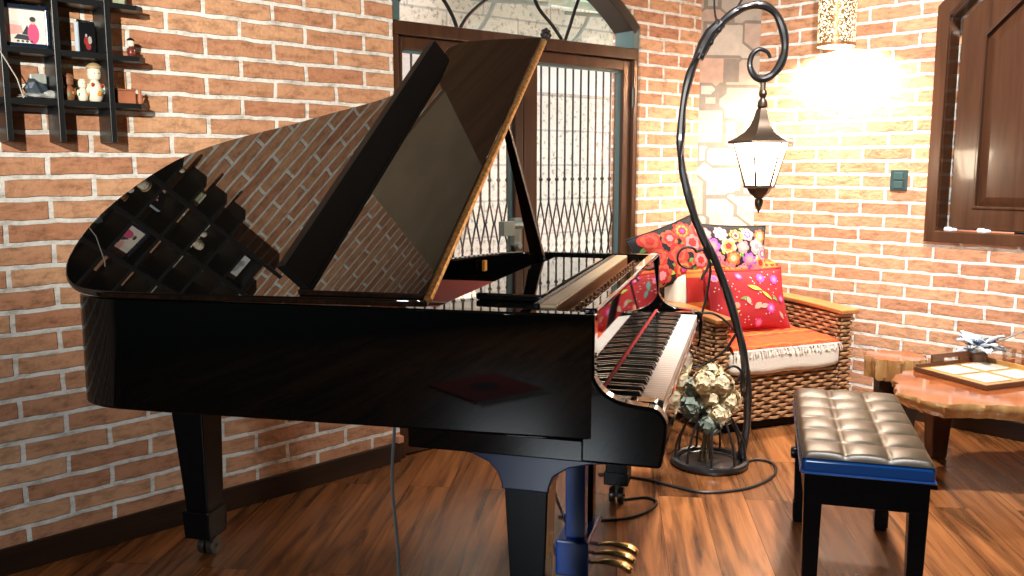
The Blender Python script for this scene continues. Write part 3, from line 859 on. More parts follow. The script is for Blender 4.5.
# keys
KX0, KW = 0.100, 1.225 / 52
white = None
for i in range(52):
    x = KX0 + i * KW
    if white is None:
        bm = new(); box(bm, 0.0004, KW - 0.0004, -0.146, 0.0, 0.712, 0.735); box(bm, 0.0004, KW - 0.0004, -0.137, 0.0, 0.645, 0.712)
        white = obj('white_key', bm, IVORY, PN, smooth=False, bevel=0.001, seg=1)
        o = white
    else:
        o = white.copy(); link(o)
    o.location = (x, 0, 0)
pat = [1, 0, 1, 1, 0, 1, 1]  # black key after A, C, D, F, G
names = 'ABCDEFG'
blk = None
for i in range(51):
    if names[i % 7] in 'ACDFG':
        x = KX0 + (i + 1) * KW
        if blk is None:
            bm = new()
            prism(bm, [(-0.094, 0.735), (-0.088, 0.747), (0.0, 0.747), (0.0, 0.735)], YZ, -0.0052, 0.0052)
            blk = obj('black_key', bm, EBONY, PN, smooth=False, bevel=0.0015)
            o = blk
        else:
            o = blk.copy(); link(o)
        o.location = (x, 0, 0)
bm = new(); box(bm, 0.098, 1.326, -0.004, 0.002, 0.735, 0.7495)
obj('key_felt', bm, REDFELT, PN, smooth=False)
bm = new(); prism(bm, [(0.0, 0.738), (0.010, 0.738), (0.026, 0.80), (0.030, 0.925), (0.012, 0.935), (0.002, 0.80)], YZ, 0.047, 1.373)
obj('fallboard', bm, PIANO, PN, smooth=True, bevel=0.003)
bm = new(); box(bm, 0.046, 1.374, 0.002, 0.034, 0.936, 0.952)
obj('front_rail', bm, PIANO, PN, smooth=False, bevel=0.005)
# inside
inner2 = offset_in(sp, 0.046); inner2[0] = Vector((0.046, 0.036, 0)); inner2[-1] = Vector((1.374, 0.036, 0))
bm = new(); prism(bm, [(p.x, p.y) for p in inner2], XY, 0.70, 0.715)
obj('soundboard', bm, SPRUCE, PN, smooth=False)
bm = new()
prism(bm, [(0.05, 0.037), (1.37, 0.037), (1.37, 0.104), (0.05, 0.104)], XY, 0.865, 0.890)
obj('pin_block', bm, PINBLOCK, PN, smooth=False)
bm = new()
pl = offset_in(sp, 0.07)
plp = [(p.x, p.y) for p in pl if p.y > 0.17]
prism(bm, [(0.06, 0.17)] + plp + [(1.35, 0.17)], XY, 0.80, 0.815)
obj('iron_plate', bm, GOLDP, PN, smooth=False)
for xx in (0.42, 0.78, 1.12):
    bm = new(); box(bm, xx - 0.012, xx + 0.012, 0.037, 0.104, 0.890, 0.915)
    obj('plate_rib', bm, GOLDP, PN, smooth=False, bevel=0.004)
for i in range(40):
    x = 0.12 + i * 0.030
    bm = new()
    yy = 0.058 + 0.022 * (i % 2)
    tube(bm, [(x, yy, 0.890), (x, yy, 0.932)], 0.0036, 8)
    obj('tuning_pin', bm, STEEL, PN)
bm = new()
for i in range(60):
    x = 0.10 + i * 0.021
    yy = 0.058 + 0.022 * (i % 2)
    tube(bm, spline([(x + 0.004, yy, 0.912), (x + 0.004, 0.09, 0.925), (x + 0.004, 0.10, 0.912)], 4), 0.0014, 5)
o = obj('string_coils', bm, COPPER, PN); o['kind'] = 'stuff'
bm = new()
for i in range(70):
    x = 0.10 + i * 0.0175
    y1 = 0.45 + 0.75 * max(0, 1 - i / 60) ** 0.8
    y1 = min(y1, 1.2 if x < 0.55 else 0.66 if x > 0.95 else 1.2 - (x - .55) * 1.3)
    tube(bm, [(x, 0.18, 0.845), (x, y1, 0.845)], 0.0009, 4)
o = obj('strings', bm, COPPER, PN); o['kind'] = 'stuff'
bm = new(); box(bm, 0.10, 1.30, 0.108, 0.150, 0.938, 0.949)
obj('desk_rail', bm, wood_mat('pale_rail_wood', (0.50, 0.36, 0.20), (0.62, 0.47, 0.28), rough=0.35), PN, smooth=False, bevel=0.004)
bm = new(); box(bm, 0.10, 1.30, 0.108, 0.150, 0.880, 0.938)
obj('desk_rail_base', bm, PINBLOCK, PN, smooth=False)
bm = new(); box(bm, 0.10, 1.30, 0.151, 0.166, 0.90, 0.950)
obj('desk_rail_edge', bm, PSATIN, PN, smooth=False, bevel=0.003)
bm = new(); box(bm, 0.048, 1.33, 0.175, 0.42, 0.915, 0.927)
obj('music_shelf', bm, DESKL, PN, smooth=False, bevel=0.003)
bm = new(); box(bm, 0.26, 1.20, 0.180, 0.36, 0.928, 0.946)
obj('music_desk', bm, DESKL, PN, smooth=False, bevel=0.005)
bm = new(); box(bm, 0.05, 0.92, 0.425, 0.70, 0.875, 0.887)
obj('string_cover', bm, MAROON, PN, smooth=False)
bm = new(); box(bm, 0.05, 0.92, 0.70, 0.712, 0.872, 0.900); box(bm, 0.40, 0.412, 0.425, 0.70, 0.887, 0.893)
obj('cover_edge', bm, mat('pale_strip', (0.7, 0.62, 0.52), 0.5), PN, smooth=False)
bm = new(); box(bm, 1.165, 1.195, 0.612, 0.622, 0.890, 0.928)
obj('paper_tag', bm, mat('orange_tag', (0.85, 0.36, 0.06), 0.6), PN, smooth=False)

# lid
TH = R(31.6)
hd = Vector((-0.05, 1, 0)).normalized(); wd0 = Vector((hd.y, -hd.x, 0))
wd = wd0 * math.cos(TH) + Vector((0, 0, 1)) * math.sin(TH)
nd = -wd0 * math.sin(TH) + Vector((0, 0, 1)) * math.cos(TH)
O = Vector((-0.004, 0, ZT + 0.012))
ML = axes(wd, hd, nd, O)   # local (w, y, n)
LW = lambda p, q, t: ML @ Vector((p, q, t))
lo = [(-0.012, 0.385), (-0.016, 0.75), (-0.020, 1.12), (-0.014, 1.26), (0.012, 1.335), (0.07, 1.385), (0.142, 1.413), (0.243, 1.430), (0.35, 1.427), (0.475, 1.399), (0.60, 1.347), (0.687, 1.269), (0.757, 1.164), (0.818, 1.052),
      (0.889, 0.943), (0.95, 0.840), (1.02, 0.757), (1.13, 0.695), (1.26, 0.640), (1.335, 0.56), (1.37, 0.45), (1.378, 0.335)]
lo3 = [Vector((a[0], a[1], 0)) for a in lo]
lsp = spline(lo3, 4)
bm = new(); prism(bm, [(p.x, p.y) for p in lsp], LW, 0.0, 0.020)
lid = obj('lid', bm, LIDM, PN, bevel=0.004, seg=2, angle=50)
# flap folded back on top of the lid
bm = new()
fl = [(-0.008, 0.386), (-0.008, 0.700), (1.31, 0.660), (1.365, 0.62), (1.380, 0.50), (1.380, 0.336)]
prism(bm, fl, LW, 0.021, 0.036)
flap = obj('lid_flap', bm, LIDM, PN, smooth=False, bevel=0.003)
bm = new()
M2 = ML
def FL(w, y, t):
    return ML @ Vector((w, y, t))
# front lip of the flap: a board standing off the flap, leaning to the tail
lipv = [(0.672, 0.036), (0.696, 0.036), (0.738, 0.098), (0.712, 0.106)]
a = [bm.verts.new(FL(0.0, p[0], p[1])) for p in lipv]; b_ = [bm.verts.new(FL(1.225, p[0] - 0.045, p[1])) for p in lipv]
bm.faces.new(a); bm.faces.new(b_[::-1])
for i in range(4):
    j = (i + 1) % 4
    bm.faces.new((a[i], a[j], b_[j], b_[i]))
obj('flap_lip', bm, mat('matte_black', (0.003, 0.003, 0.003), 0.55, spec=0.15), flap, smooth=False, bevel=0.002)
bm = new()
for w_ in (0.12, 0.42, 0.72, 1.02, 1.24):
    yl = 0.772 - 0.04 * w_ / 1.3
    ball(bm, FL(w_, yl, 0.023), 0.008, n=8)
obj('lid_button', bm, mat('pale_button', (0.75, 0.68, 0.52), 0.35), lid)
# long hinge along the fold
bm = new()
tube(bm, [FL(-0.008, 0.380, 0.021), FL(1.378, 0.330, 0.021)], 0.0105, 8)
obj('piano_hinge', bm, mat('brass_hinge', (0.85, 0.50, 0.18), 0.35, 0.9, noise=0.5, nscale=90), lid)
bm = new()
for yy in (0.50, 0.95):
    p0 = FL(0.012, yy, -0.004)
    tube(bm, [p0 - hd * 0.05, p0 + hd * 0.05], 0.007, 8)
obj('side_hinge', bm, GOLD, lid)
# prop stick
bm = new()
pb = Vector((1.20, 0.405, ZT - 0.06)); pt = FL(1.02, 0.420, -0.004)
ax_ = (pt - pb)
side = Vector((0, 1, 0)); fr = ax_.cross(side).normalized()
N_ = 10
prev = None
for i in range(N_ + 1):
    t = i / N_
    c = pb + ax_ * t
    w_ = 0.027 * (1 - t) + 0.008 * t
    d_ = 0.011
    ring = [bm.verts.new(c + side * (w_ * sx) + fr * (d_ * sy)) for sx, sy in ((-1, -1), (1, -1), (1, 1), (-1, 1))]
    if prev:
        for k in range(4): bm.faces.new((prev[k], prev[(k + 1) % 4], ring[(k + 1) % 4], ring[k]))
    else: bm.faces.new(ring)
    prev = ring
bm.faces.new(prev[::-1])
obj('prop_stick', bm, PSATIN, PN, smooth=False, bevel=0.003)

# legs
def caster(parent, x, y):
    bm = new()
    for s in (-1, 1):
        M = Matrix.Rotation(R(90), 4, 'X')
        lathe(bm, [(0.006, -0.011), (0.030, -0.011), (0.032, 0), (0.030, 0.011), (0.006, 0.011)], (x + 0.004, y + s * 0.016, 0.033), 20, M=M)
    tube(bm, [(x, y, 0.03), (x, y, 0.085)], 0.014, 10)
    tube(bm, [(x + 0.004, y - 0.03, 0.033), (x + 0.004, y + 0.03, 0.033)], 0.006, 8)
    return obj('caster', bm, BRONZE, parent)
def taper(bm, x, y, z0, z1, w0, w1):
    """w0/w1: ((x-,x+),(y-,y+)) at bottom and top"""
    r = []
    for z, w in ((z0, w0), (z1, w1)):
        r.append([bm.verts.new((x + a, y + b, z)) for a, b in ((w[0][0], w[1][0]), (w[0][1], w[1][0]), (w[0][1], w[1][1]), (w[0][0], w[1][1]))])
    bm.faces.new(r[0][::-1]); bm.faces.new(r[1])
    for k in range(4): bm.faces.new((r[0][k], r[0][(k + 1) % 4], r[1][(k + 1) % 4], r[1][k]))
# bass front leg with curved bracket
def front_leg(x, m, mb, dy=0.0):
    bm = new()
    taper(bm, x, (0.182 + dy), 0.105, 0.53, ((-0.042, 0.042), (-0.042, 0.036)), ((-0.052, 0.052), (-0.056, 0.058)))
    box(bm, x - 0.048, x + 0.048, (0.182 + dy) - 0.048, (0.182 + dy) + 0.044, 0.085, 0.135)
    lg = obj('leg', bm, m, PN, smooth=False, bevel=0.004)
    bm = new()
    pr = [(0.362, 0.602), (0.362, 0.574), (0.315, 0.567), (0.276, 0.550), (0.254, 0.527), (0.243, 0.498), (0.243, 0.485), (0.123, 0.485), (0.123, 0.498), (0.112, 0.527), (0.075, 0.552), (0.02, 0.566), (-0.06, 0.574), (-0.06, 0.602)]
    prism(bm, [(p[0] + dy, p[1]) for p in pr], YZ, x - 0.058, x + 0.058)
    obj('leg_bracket', bm, mb, lg, smooth=False, bevel=0.004)
    caster(lg, x, (0.182 + dy))
front_leg(0.15, PSATIN, NAVYREFL)
front_leg(1.30, PSATIN, PSATIN, -0.05)
bm = new()
LX, LY = 0.50, 1.365
taper(bm, LX, LY, 0.15, ZB + 0.002, ((-0.045, 0.045), (-0.034, 0.045)), ((-0.060, 0.060), (-0.036, 0.092)))
taper(bm, LX, LY, 0.07, 0.165, ((-0.050, 0.050), (-0.038, 0.054)), ((-0.055, 0.055), (-0.042, 0.058)))
lg = obj('leg', bm, PSATIN, PN, smooth=False, bevel=0.004)
caster(lg, LX, LY)
# cross beams under the case
bm = new()
prism(bm, [(p.x, p.y) for p in inner2], XY, ZB + 0.004, ZB + 0.02)
obj('bottom_board', bm, PSATIN, PN, smooth=False)
# pedal lyre
LXC = 0.66
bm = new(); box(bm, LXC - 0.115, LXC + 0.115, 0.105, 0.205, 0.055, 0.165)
lb = obj('lyre_box', bm, LYREREFL, PN, smooth=False, bevel=0.006)
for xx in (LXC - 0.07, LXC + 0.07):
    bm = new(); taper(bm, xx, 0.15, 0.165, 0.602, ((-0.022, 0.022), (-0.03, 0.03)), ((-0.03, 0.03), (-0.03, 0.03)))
    obj('lyre_post', bm, LYREREFL if xx < LXC else PSATIN, PN, smooth=False, bevel=0.004)  # only the near post carries the painted blue reflection
bm = new()
for k in (-1, 0, 1):
    tube(bm, [(LXC + 0.02 * k, 0.19, 0.165), (LXC + 0.02 * k, 0.19, 0.602)], 0.004, 6)
obj('pedal_rod', bm, GOLD, PN)
for s in (-1, 1):
    bm = new(); tube(bm, [(LXC + 0.1 * s, 0.205, 0.11), (LXC + 0.1 * s, 0.42, 0.602)], 0.007, 8)
    obj('lyre_brace', bm, STEEL, PN)
for k in (-1, 0, 1):
    bm = new()
    x = LXC + k * 0.065
    pth = spline([(x, 0.11, 0.085), (x, 0.06, 0.092), (x, 0.01, 0.088), (x, -0.02, 0.072)], 5)
    tube(bm, pth, lambda t: 0.011 + 0.013 * min(1, t * 1.4) - (0.006 if t > 0.97 else 0), 10, flat=0.42)
    obj('pedal', bm, GOLD, PN)

# ------------------------------------------------------------------ piano bench
BN = empty('piano_bench', (1.076, 2.698, 0), R(-15.9), 'black piano bench with tufted leather cushion beside the keyboard', 'bench')
W2, L2, HB = 0.172, 0.383, 0.491
LEATH = mat('warm_reflection_leather', (0.040, 0.029, 0.014), 0.36, ior=1.45, bump=0.05, bscale=220)  # black seat leather; warm reflection of the lit wall tinted into the colour
BLUEREFL = mat('blue_reflection_vinyl', (0.005, 0.055, 0.22), 0.22, ior=1.6)  # black vinyl side; blue of the reflected daylight painted as base colour
bm = new()
nx, ny = 48, 96
def tuft(u, v):
    cu = abs(math.sin(PI * (u + 1) / 2 * 3)); cv = abs(math.sin(PI * (v + 1) / 2 * 6))
    return (cu ** 0.45) * (cv ** 0.45)
g = {}
for i in range(nx + 1):
    for j in range(ny + 1):
        u = -1 + 2 * i / nx; v = -1 + 2 * j / ny
        e = min(1, (1 - abs(u)) / 0.10) ; e2 = min(1, (1 - abs(v)) / 0.045)
        ed = math.sqrt(max(0, 1 - (1 - e) ** 2)) * math.sqrt(max(0, 1 - (1 - e2) ** 2))
        z = HB - 0.020 + 0.010 * ed + 0.011 * tuft(u, v) * ed
        g[i, j] = bm.verts.new((u * (W2 - 0.001), v * (L2 - 0.001), z))
for i in range(nx):
    for j in range(ny):
        bm.faces.new((g[i, j], g[i + 1, j], g[i + 1, j + 1], g[i, j + 1]))
cush = obj('cushion', bm, LEATH, BN, angle=80)
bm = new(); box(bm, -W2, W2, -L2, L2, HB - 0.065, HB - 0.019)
o = obj('cushion_side', bm, BLUEREFL, BN, smooth=True, bevel=0.012, seg=3); o['label'] = 'black vinyl cushion side with blue daylight reflection painted in'
bm = new()
pp = []
for (x, y) in ((-W2, -L2), (W2, -L2), (W2, L2), (-W2, L2)): pp.append((x * 1.0, y * 1.0, HB - 0.020))
def rrect(w, l, r, z, n=5):
    out = []
    for cx, cy, a0 in ((w - r, -l + r, -90), (w - r, l - r, 0), (-w + r, l - r, 90), (-w + r, -l + r, 180)):
        for k in range(n + 1):
            a = R(a0 + 90 * k / n); out.append((cx + r * math.cos(a), cy + r * math.sin(a), z))
    return out
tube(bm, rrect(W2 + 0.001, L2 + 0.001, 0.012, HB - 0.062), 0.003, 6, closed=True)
obj('piping', bm, BLUEREFL, BN)
bm = new(); box(bm, -W2 + 0.012, W2 - 0.012, -L2 + 0.012, L2 - 0.012, 0.335, HB - 0.065)
obj('apron', bm, PSATIN, BN, smooth=False, bevel=0.003)
for sx in (-1, 1):
    for sy in (-1, 1):
        bm = new()
        x, y = sx * (W2 - 0.035), sy * (L2 - 0.038)
        taper(bm, x, y, 0.0, 0.42, ((-0.019, 0.019), (-0.019, 0.019)), ((-0.026, 0.026), (-0.026, 0.026)))
        if sy > 0: box(bm, x - 0.023, x + 0.023, y - 0.023, y + 0.023, 0.012, 0.075)
        obj('leg', bm, PSATIN, BN, smooth=False, bevel=0.003)
for sx in (-1, 1):
    bm = new()
    M = Matrix.Rotation(R(90), 4, 'Y')
    lathe(bm, [(0.006, -0.014), (0.018, -0.012), (0.020, 0.0), (0.018, 0.010), (0.006, 0.012)], (sx * (W2 + 0.006), -0.10, 0.395), 16, M=M)
    obj('height_knob', bm, PSATIN, BN)
bm = new(); box(bm, W2 - 0.012, W2 + 0.008, -L2 + 0.015, -L2 + 0.07, HB - 0.085, HB - 0.072)
obj('side_lug', bm, PSATIN, BN, smooth=False, bevel=0.002)

# ------------------------------------------------------------------ iron floor lamp
FLM = empty('floor_lamp', (0.85, 3.68, 0), 0, 'tall wrought iron street style floor lamp with hanging lantern and scrolls', 'lamp')
q = lambda x, z, y=0.0: Vector((x - 0.85, y, z))
bm = new()
polep = [(0.982, 0.02), (1.005, 0.151), (1.006, 0.283), (0.988, 0.436), (0.953, 0.587), (0.906, 0.736), (0.851, 0.875), (0.794, 0.975), (0.754, 1.071), (0.717, 1.194), (0.693, 1.316), (0.691, 1.417), (0.700, 1.538),
         (0.722, 1.637), (0.752, 1.716), (0.790, 1.783), (0.837, 1.837), (0.895, 1.884), (0.955, 1.908), (1.011, 1.908), (1.060, 1.876), (1.091, 1.814), (1.102, 1.744), (1.088, 1.684), (1.054, 1.637), (1.014, 1.620), (0.981, 1.635),
         (0.963, 1.673), (0.970, 1.716), (0.997, 1.738), (1.030, 1.728), (1.045, 1.704)]
pth = spline([q(*p) for p in polep], 4)
nP = len(pth)
def prad(t):
    return (0.0165 + 0.002 * math.sin(t * 95)) if t < 0.78 else max(0.006, 0.0165 - (t - 0.78) * 0.045)
tube(bm, pth, prad, 10)
# second strand twisted along the stem
tw = []
for i, p in enumerate(pth[: int(nP * 0.62)]):
    a = i * 0.42
    tw.append(p + Vector((math.cos(a) * 0.012, math.sin(a) * 0.016, 0)))
tube(bm, tw, 0.0075, 7)
obj('stem', bm, BLACKIRON, FLM)
bm = new()
tube(bm, [q(0.752, 1.70), q(0.775, 1.755), q(0.80, 1.80), q(0.842, 1.842)], lambda t: 0.022 + 0.006 * math.sin(t * PI), 10)
for k in range(6):
    t = k / 5
    c = q(0.756 + 0.08 * t, 1.708 + 0.125 * t)
    ball(bm, c + Vector((0.012 * (-1) ** k, -0.012, 0.008)), 0.012, 1, 1, 1.3, n=8)
obj('stem_collar', bm, BLACKIRON, FLM)
def tendril(name, pts, r=0.0065):
    bm = new(); tube(bm, spline([Vector(p) for p in pts], 6), lambda t: r * (1.0 - 0.35 * t), 7)
    return obj(name, bm, BLACKIRON, FLM)
ringc = [q(0.734 + 0.044 * math.cos(R(a)), 0.893 + 0.044 * math.sin(R(a))) for a in range(20, 330, 15)]
tendril('scroll', [q(0.79, 0.80), q(0.822, 0.87), q(0.80, 0.925)] + ringc[1:])
tendril('scroll', [q(0.80, 0.925), q(0.828, 0.86), q(0.822, 0.77), q(0.80, 0.66), q(0.77, 0.56), q(0.745, 0.50)])
tendril('scroll', [q(0.74, 0.655), q(0.80, 0.66), q(0.85, 0.655), q(0.905, 0.62), q(0.945, 0.57), q(0.962, 0.53)])
tendril('scroll', [q(0.985, 0.42), q(0.94, 0.345), q(0.86, 0.29), q(0.77, 0.225), q(0.72, 0.195)])
tendril('scroll', [q(1.0, 0.28), q(0.975, 0.33), q(0.975, 0.40), q(0.945, 0.43), q(0.905, 0.415), q(0.895, 0.38), q(0.915, 0.36), q(0.935, 0.375)])
tendril('scroll', [q(0.945, 0.57), q(0.90, 0.50), q(0.82, 0.44), q(0.745, 0.42)])
tendril('scroll', [q(0.83, 1.83), q(0.815, 1.88), q(0.812, 1.95), q(0.83, 2.02)], 0.005)
tendril('scroll', [q(0.895, 1.885), q(0.925, 1.94), q(0.95, 2.0), q(1.0, 2.03)], 0.005)
tendril('scroll', [q(0.775, 0.99), q(0.755, 1.03), q(0.742, 1.06), q(0.755, 1.095), q(0.768, 1.06)], 0.004)
bm = new()
RB = 0.150
circle = lambda r, z, n=40, cx=0.0, cy=0.0: [(cx + r * math.cos(2 * PI * k / n), cy + r * math.sin(2 * PI * k / n), z) for k in range(n)]
tube(bm, circle(RB, 0.018), 0.016, 8, closed=True)
tube(bm, circle(RB * 0.8, 0.012), 0.010, 8, closed=True)
lathe(bm, [(0.0005, 0.002), (RB * 0.98, 0.002), (RB * 0.98, 0.010), (0.06, 0.024), (0.0005, 0.028)], (0, 0, 0), 32, cap=False)
obj('base_ring', bm, BLACKIRON, FLM)
for k in range(9):
    a = 2 * PI * k / 9 + 0.35
    ca, sa = math.cos(a), math.sin(a)
    bm = new()
    tube(bm, spline([(RB * ca, RB * sa, 0.02), (RB * 0.94 * ca, RB * 0.94 * sa, 0.10), (RB * 0.66 * ca, RB * 0.66 * sa, 0.19), (RB * 0.42 * ca, RB * 0.42 * sa, 0.235)], 5), 0.0055, 7)
    obj('basket_bar', bm, BLACKIRON, FLM)
# lantern
LC = Vector((1.02 - 0.85, 0, 0))
LBR = mat('lantern_bronze', (0.09, 0.065, 0.045), 0.35, 0.7, coat=0.2)
lan = empty('lantern', (0, 0, 0)); lan.parent = FLM
bm = new()
tube(bm, [LC + Vector((0, 0, 1.606)), LC + Vector((0, 0, 1.575))], 0.012, 8)
lathe(bm, [(0.004, 1.585), (0.014, 1.575), (0.018, 1.562), (0.010, 1.545), (0.020, 1.53), (0.022, 1.512), (0.012, 1.50)], LC, 14)
obj('hanging_hook', bm, LBR, lan)
bm = new()
roof = [(0.014, 1.512), (0.026, 1.495), (0.034, 1.465), (0.048, 1.435), (0.070, 1.408), (0.100, 1.388), (0.135, 1.372), (0.139, 1.366), (0.134, 1.362), (0.10, 1.372), (0.001, 1.375)]
lathe(bm, roof, LC, 6, cap=True)
obj('lantern_roof', bm, LBR, lan, angle=20)
bm = new()
lathe(bm, [(0.110, 1.366), (0.056, 1.192), (0.053, 1.192), (0.107, 1.366)], LC, 6, cap=False)
PANE = mat('frosted_glow', (0.95, 0.88, 0.72), 0.4, emit=(1.0, 0.82, 0.58), estr=30)
obj('lantern_glass', bm, PANE, lan, angle=20)
for k in range(6):
    a = 2 * PI * k / 6
    bm = new()
    tube(bm, [LC + Vector((0.112 * math.cos(a), 0.112 * math.sin(a), 1.366)), LC + Vector((0.058 * math.cos(a), 0.058 * math.sin(a), 1.190))], lambda t: 0.0025 + 0.004 * t, 6)
    obj('glazing_bar', bm, LBR, lan)
bm = new()
lathe(bm, [(0.064, 1.194), (0.066, 1.184), (0.050, 1.178), (0.040, 1.160), (0.024, 1.148), (0.018, 1.140)], LC, 6)
lathe(bm, [(0.012, 1.142), (0.018, 1.130), (0.016, 1.112), (0.006, 1.090), (0.001, 1.078)], LC, 12)
obj('lantern_finial', bm, LBR, lan)

# ---------- dried flowers in the lamp's base basket
DF = empty('dried_flower_bouquet', (0.83, 3.66, 0.03), 0, 'dried cream hydrangea bouquet with grey-green leaves in the floor lamp base', 'flowers')
CREAM = mat('cream_petal', (0.74, 0.64, 0.42), 0.8, noise=0.3, nscale=30)
PALEG = mat('grey_green_leaf', (0.16, 0.20, 0.16), 0.6, noise=0.3, nscale=20)
rnd = random.Random(11)
def petal_cluster(c, r, n, m, name='bloom'):
    bm = new()
    for _ in range(n):
        d = Vector((rnd.gauss(0, 1), rnd.gauss(0, 1), rnd.gauss(0, 1))).normalized()
        p = Vector(c) + Vector((d.x * r, d.y * r, d.z * r * 0.85)) * (0.75 + 0.3 * rnd.random())
        t1 = d.orthogonal().normalized(); t1 = Matrix.Rotation(rnd.random() * 6.28, 4, d) @ t1
        t2 = d.cross(t1)
        s = 0.015 + 0.010 * rnd.random()
        ctr = bm.verts.new(p - d * 0.004)
        ring = [bm.verts.new(p + (t1 * math.cos(2 * PI * k / 8) + t2 * math.sin(2 * PI * k / 8)) * s * (1.0 if k % 2 == 0 else 0.62) + d * (0.006 * rnd.random())) for k in range(8)]
        for k in range(8): bm.faces.new((ctr, ring[k], ring[(k + 1) % 8]))
    ball(bm, c, r * 0.72, n=10)
    return obj(name, bm, m, DF, recalc=False, angle=180)
for c, r in (((-0.02, -0.02, 0.34), 0.055), ((0.05, -0.01, 0.33), 0.055), ((0.0, 0.0, 0.27), 0.058), ((0.085, -0.01, 0.26), 0.052), ((0.04, -0.03, 0.21), 0.05), ((0.02, 0.03, 0.37), 0.045)):
    petal_cluster(c, r, 46, CREAM)
for c, r in (((-0.07, -0.02, 0.24), 0.05), ((-0.06, 0.0, 0.31), 0.045), ((0.0, -0.05, 0.165), 0.045)):
    petal_cluster(c, r, 34, mat('sage_petal', (0.20, 0.25, 0.20), 0.8, noise=0.3, nscale=30))
def leaf_mesh(bm, base, tip, w, bend=0.02, mi=0):
    base, tip = Vector(base), Vector(tip)
    ax = tip - base; n = 6
    side = ax.cross(Vector((0, 1, 0.3))).normalized()
    up = side.cross(ax).normalized()
    pl_, pr_ = [], []
    for i in range(n + 1):
        t = i / n
        ww = w * math.sin(PI * min(0.98, t * 0.9 + 0.08))
        c = base + ax * t + up * bend * math.sin(PI * t)
        pl_.append(bm.verts.new(c + side * ww)); pr_.append(bm.verts.new(c - side * ww - up * 0.004))
    for i in range(n):
        bm.faces.new((pl_[i], pl_[i + 1], pr_[i + 1], pr_[i])).material_index = mi
for i in range(16):
    a = rnd.uniform(-PI, PI); 
    base = Vector((rnd.uniform(-0.04, 0.04), rnd.uniform(-0.04, 0.02), 0.17))
    tip = base + Vector((math.cos(a) * 0.09 - 0.03, -0.05 * rnd.random(), -0.02 + 0.10 * rnd.random()))
    bm = new(); leaf_mesh(bm, base, tip, 0.022)
    obj('leaf', bm, PALEG, DF, recalc=False, angle=180)
bm = new()
for i in range(8):
    a = 2 * PI * i / 8
    tube(bm, spline([(0.03 * math.cos(a), 0.03 * math.sin(a), 0.0), (0.012 * math.cos(a), 0.012 * math.sin(a), 0.12), (0.05 * math.cos(a), 0.03 * math.sin(a), 0.27)], 4), 0.0035, 6)
obj('stems', bm, mat('dry_stem', (0.16, 0.10, 0.05), 0.8), DF)

# ------------------------------------------------------------------ wicker armchair
angC = R(22)
CH_ = empty('wicker_armchair', (1.32, 4.205, 0), angC, 'woven wicker armchair with orange wood armrests in the brick corner', 'armchair')
WK = mat('wicker', (0.46, 0.25, 0.12), 0.45, noise=0.5, nscale=25)
WKD = mat('wicker_shadow_cane', (0.10, 0.05, 0.022), 0.7)
ARMW = wood_mat('honey_armrest', (0.34, 0.13, 0.035), (0.48, 0.21, 0.06), rough=0.35, axis='Y')
def weave(bm, o, u, v, nu, row=0.019, stake=0.046):
    """woven strands over a rectangle: u along the strands, v up"""
    o, u, v = Vector(o), Vector(u), Vector(v)
    n = u.cross(v).normalized()
    lu, lv = u.length, v.length
    uu, vv = u.normalized(), v.normalized()
    rows = max(1, round(lv / row)); rh = lv / rows
    st_ = max(2, round(lu / stake)); sw_ = lu / st_
    seg = st_ * 4
    for r in range(rows):
        ph = PI * (r % 2)
        prev = None
        for s in range(seg + 1):
            d = lu * s / seg
            off = 0.0075 * math.cos(PI * d / sw_ + ph)
            c = o + uu * d + vv * (rh * (r + 0.5)) + n * off
            h2 = rh * 0.48
            ring = [bm.verts.new(c + vv * h2 * 0.7 - n * 0.001), bm.verts.new(c + vv * h2 * 0.45 + n * 0.0035), bm.verts.new(c - vv * h2 * 0.45 + n * 0.0035), bm.verts.new(c - vv * h2 * 0.7 - n * 0.001)]
            if prev:
                for k in range(3): bm.faces.new((prev[k], prev[k + 1], ring[k + 1], ring[k]))
            prev = ring
CW, CD = 0.41, 0.64
AW = 0.085   # arm thickness
def wpanel(name, boxes, weaves, parent=CH_):
    bm = new()
    for b in boxes: box(bm, *b, mi=1)
    for w_ in weaves: weave(bm, *w_, 0)
    return obj(name, bm, [WK, WKD], parent, recalc=False, angle=60)
wpanel('seat_base', [(-CW + AW, CW - AW, 0.012, CD - 0.02, 0.05, 0.285)], [((-CW + AW, 0.004, 0.05), (2 * (CW - AW), 0, 0), (0, 0, 0.235))])
for s, nm in ((-1, 'arm'), (1, 'arm')):
    xi = CW - AW if s > 0 else -CW
    x0, x1 = xi, xi + AW
    wpanel('arm', [(x0 + 0.008, x1 - 0.008, 0.008, CD - 0.01, 0.05, 0.552)],
           [((x0, 0.0, 0.05), (AW, 0, 0), (0, 0, 0.495)),
            ((x1, 0.0, 0.05), (0, CD - 0.01, 0), (0, 0, 0.495)),
            ((x0, CD - 0.01, 0.05), (0, -(CD - 0.01), 0), (0, 0, 0.495))])
    # armrest board with a soft rise in the middle
    bm = new()
    pr = [(-0.03, 0.546), (-0.03, 0.568), (0.12, 0.575), (0.30, 0.580), (0.48, 0.580), (CD, 0.578), (CD, 0.556), (0.48, 0.558), (0.30, 0.558), (0.12, 0.553)]
    prism(bm, pr, YZ, x0 - 0.012, x1 + 0.012)
    obj('armrest', bm, ARMW, CH_, smooth=True, bevel=0.005)
    wpanel('backrest', [(-CW + AW, CW - AW, CD - 0.05, CD - 0.008, 0.05, 0.70)], [((-CW + AW, CD - 0.056, 0.28), (2 * (CW - AW), 0, 0), (0, 0, 0.42)), ((CW - AW, CD - 0.002, 0.05), (-2 * (CW - AW), 0, 0), (0, 0, 0.65))])
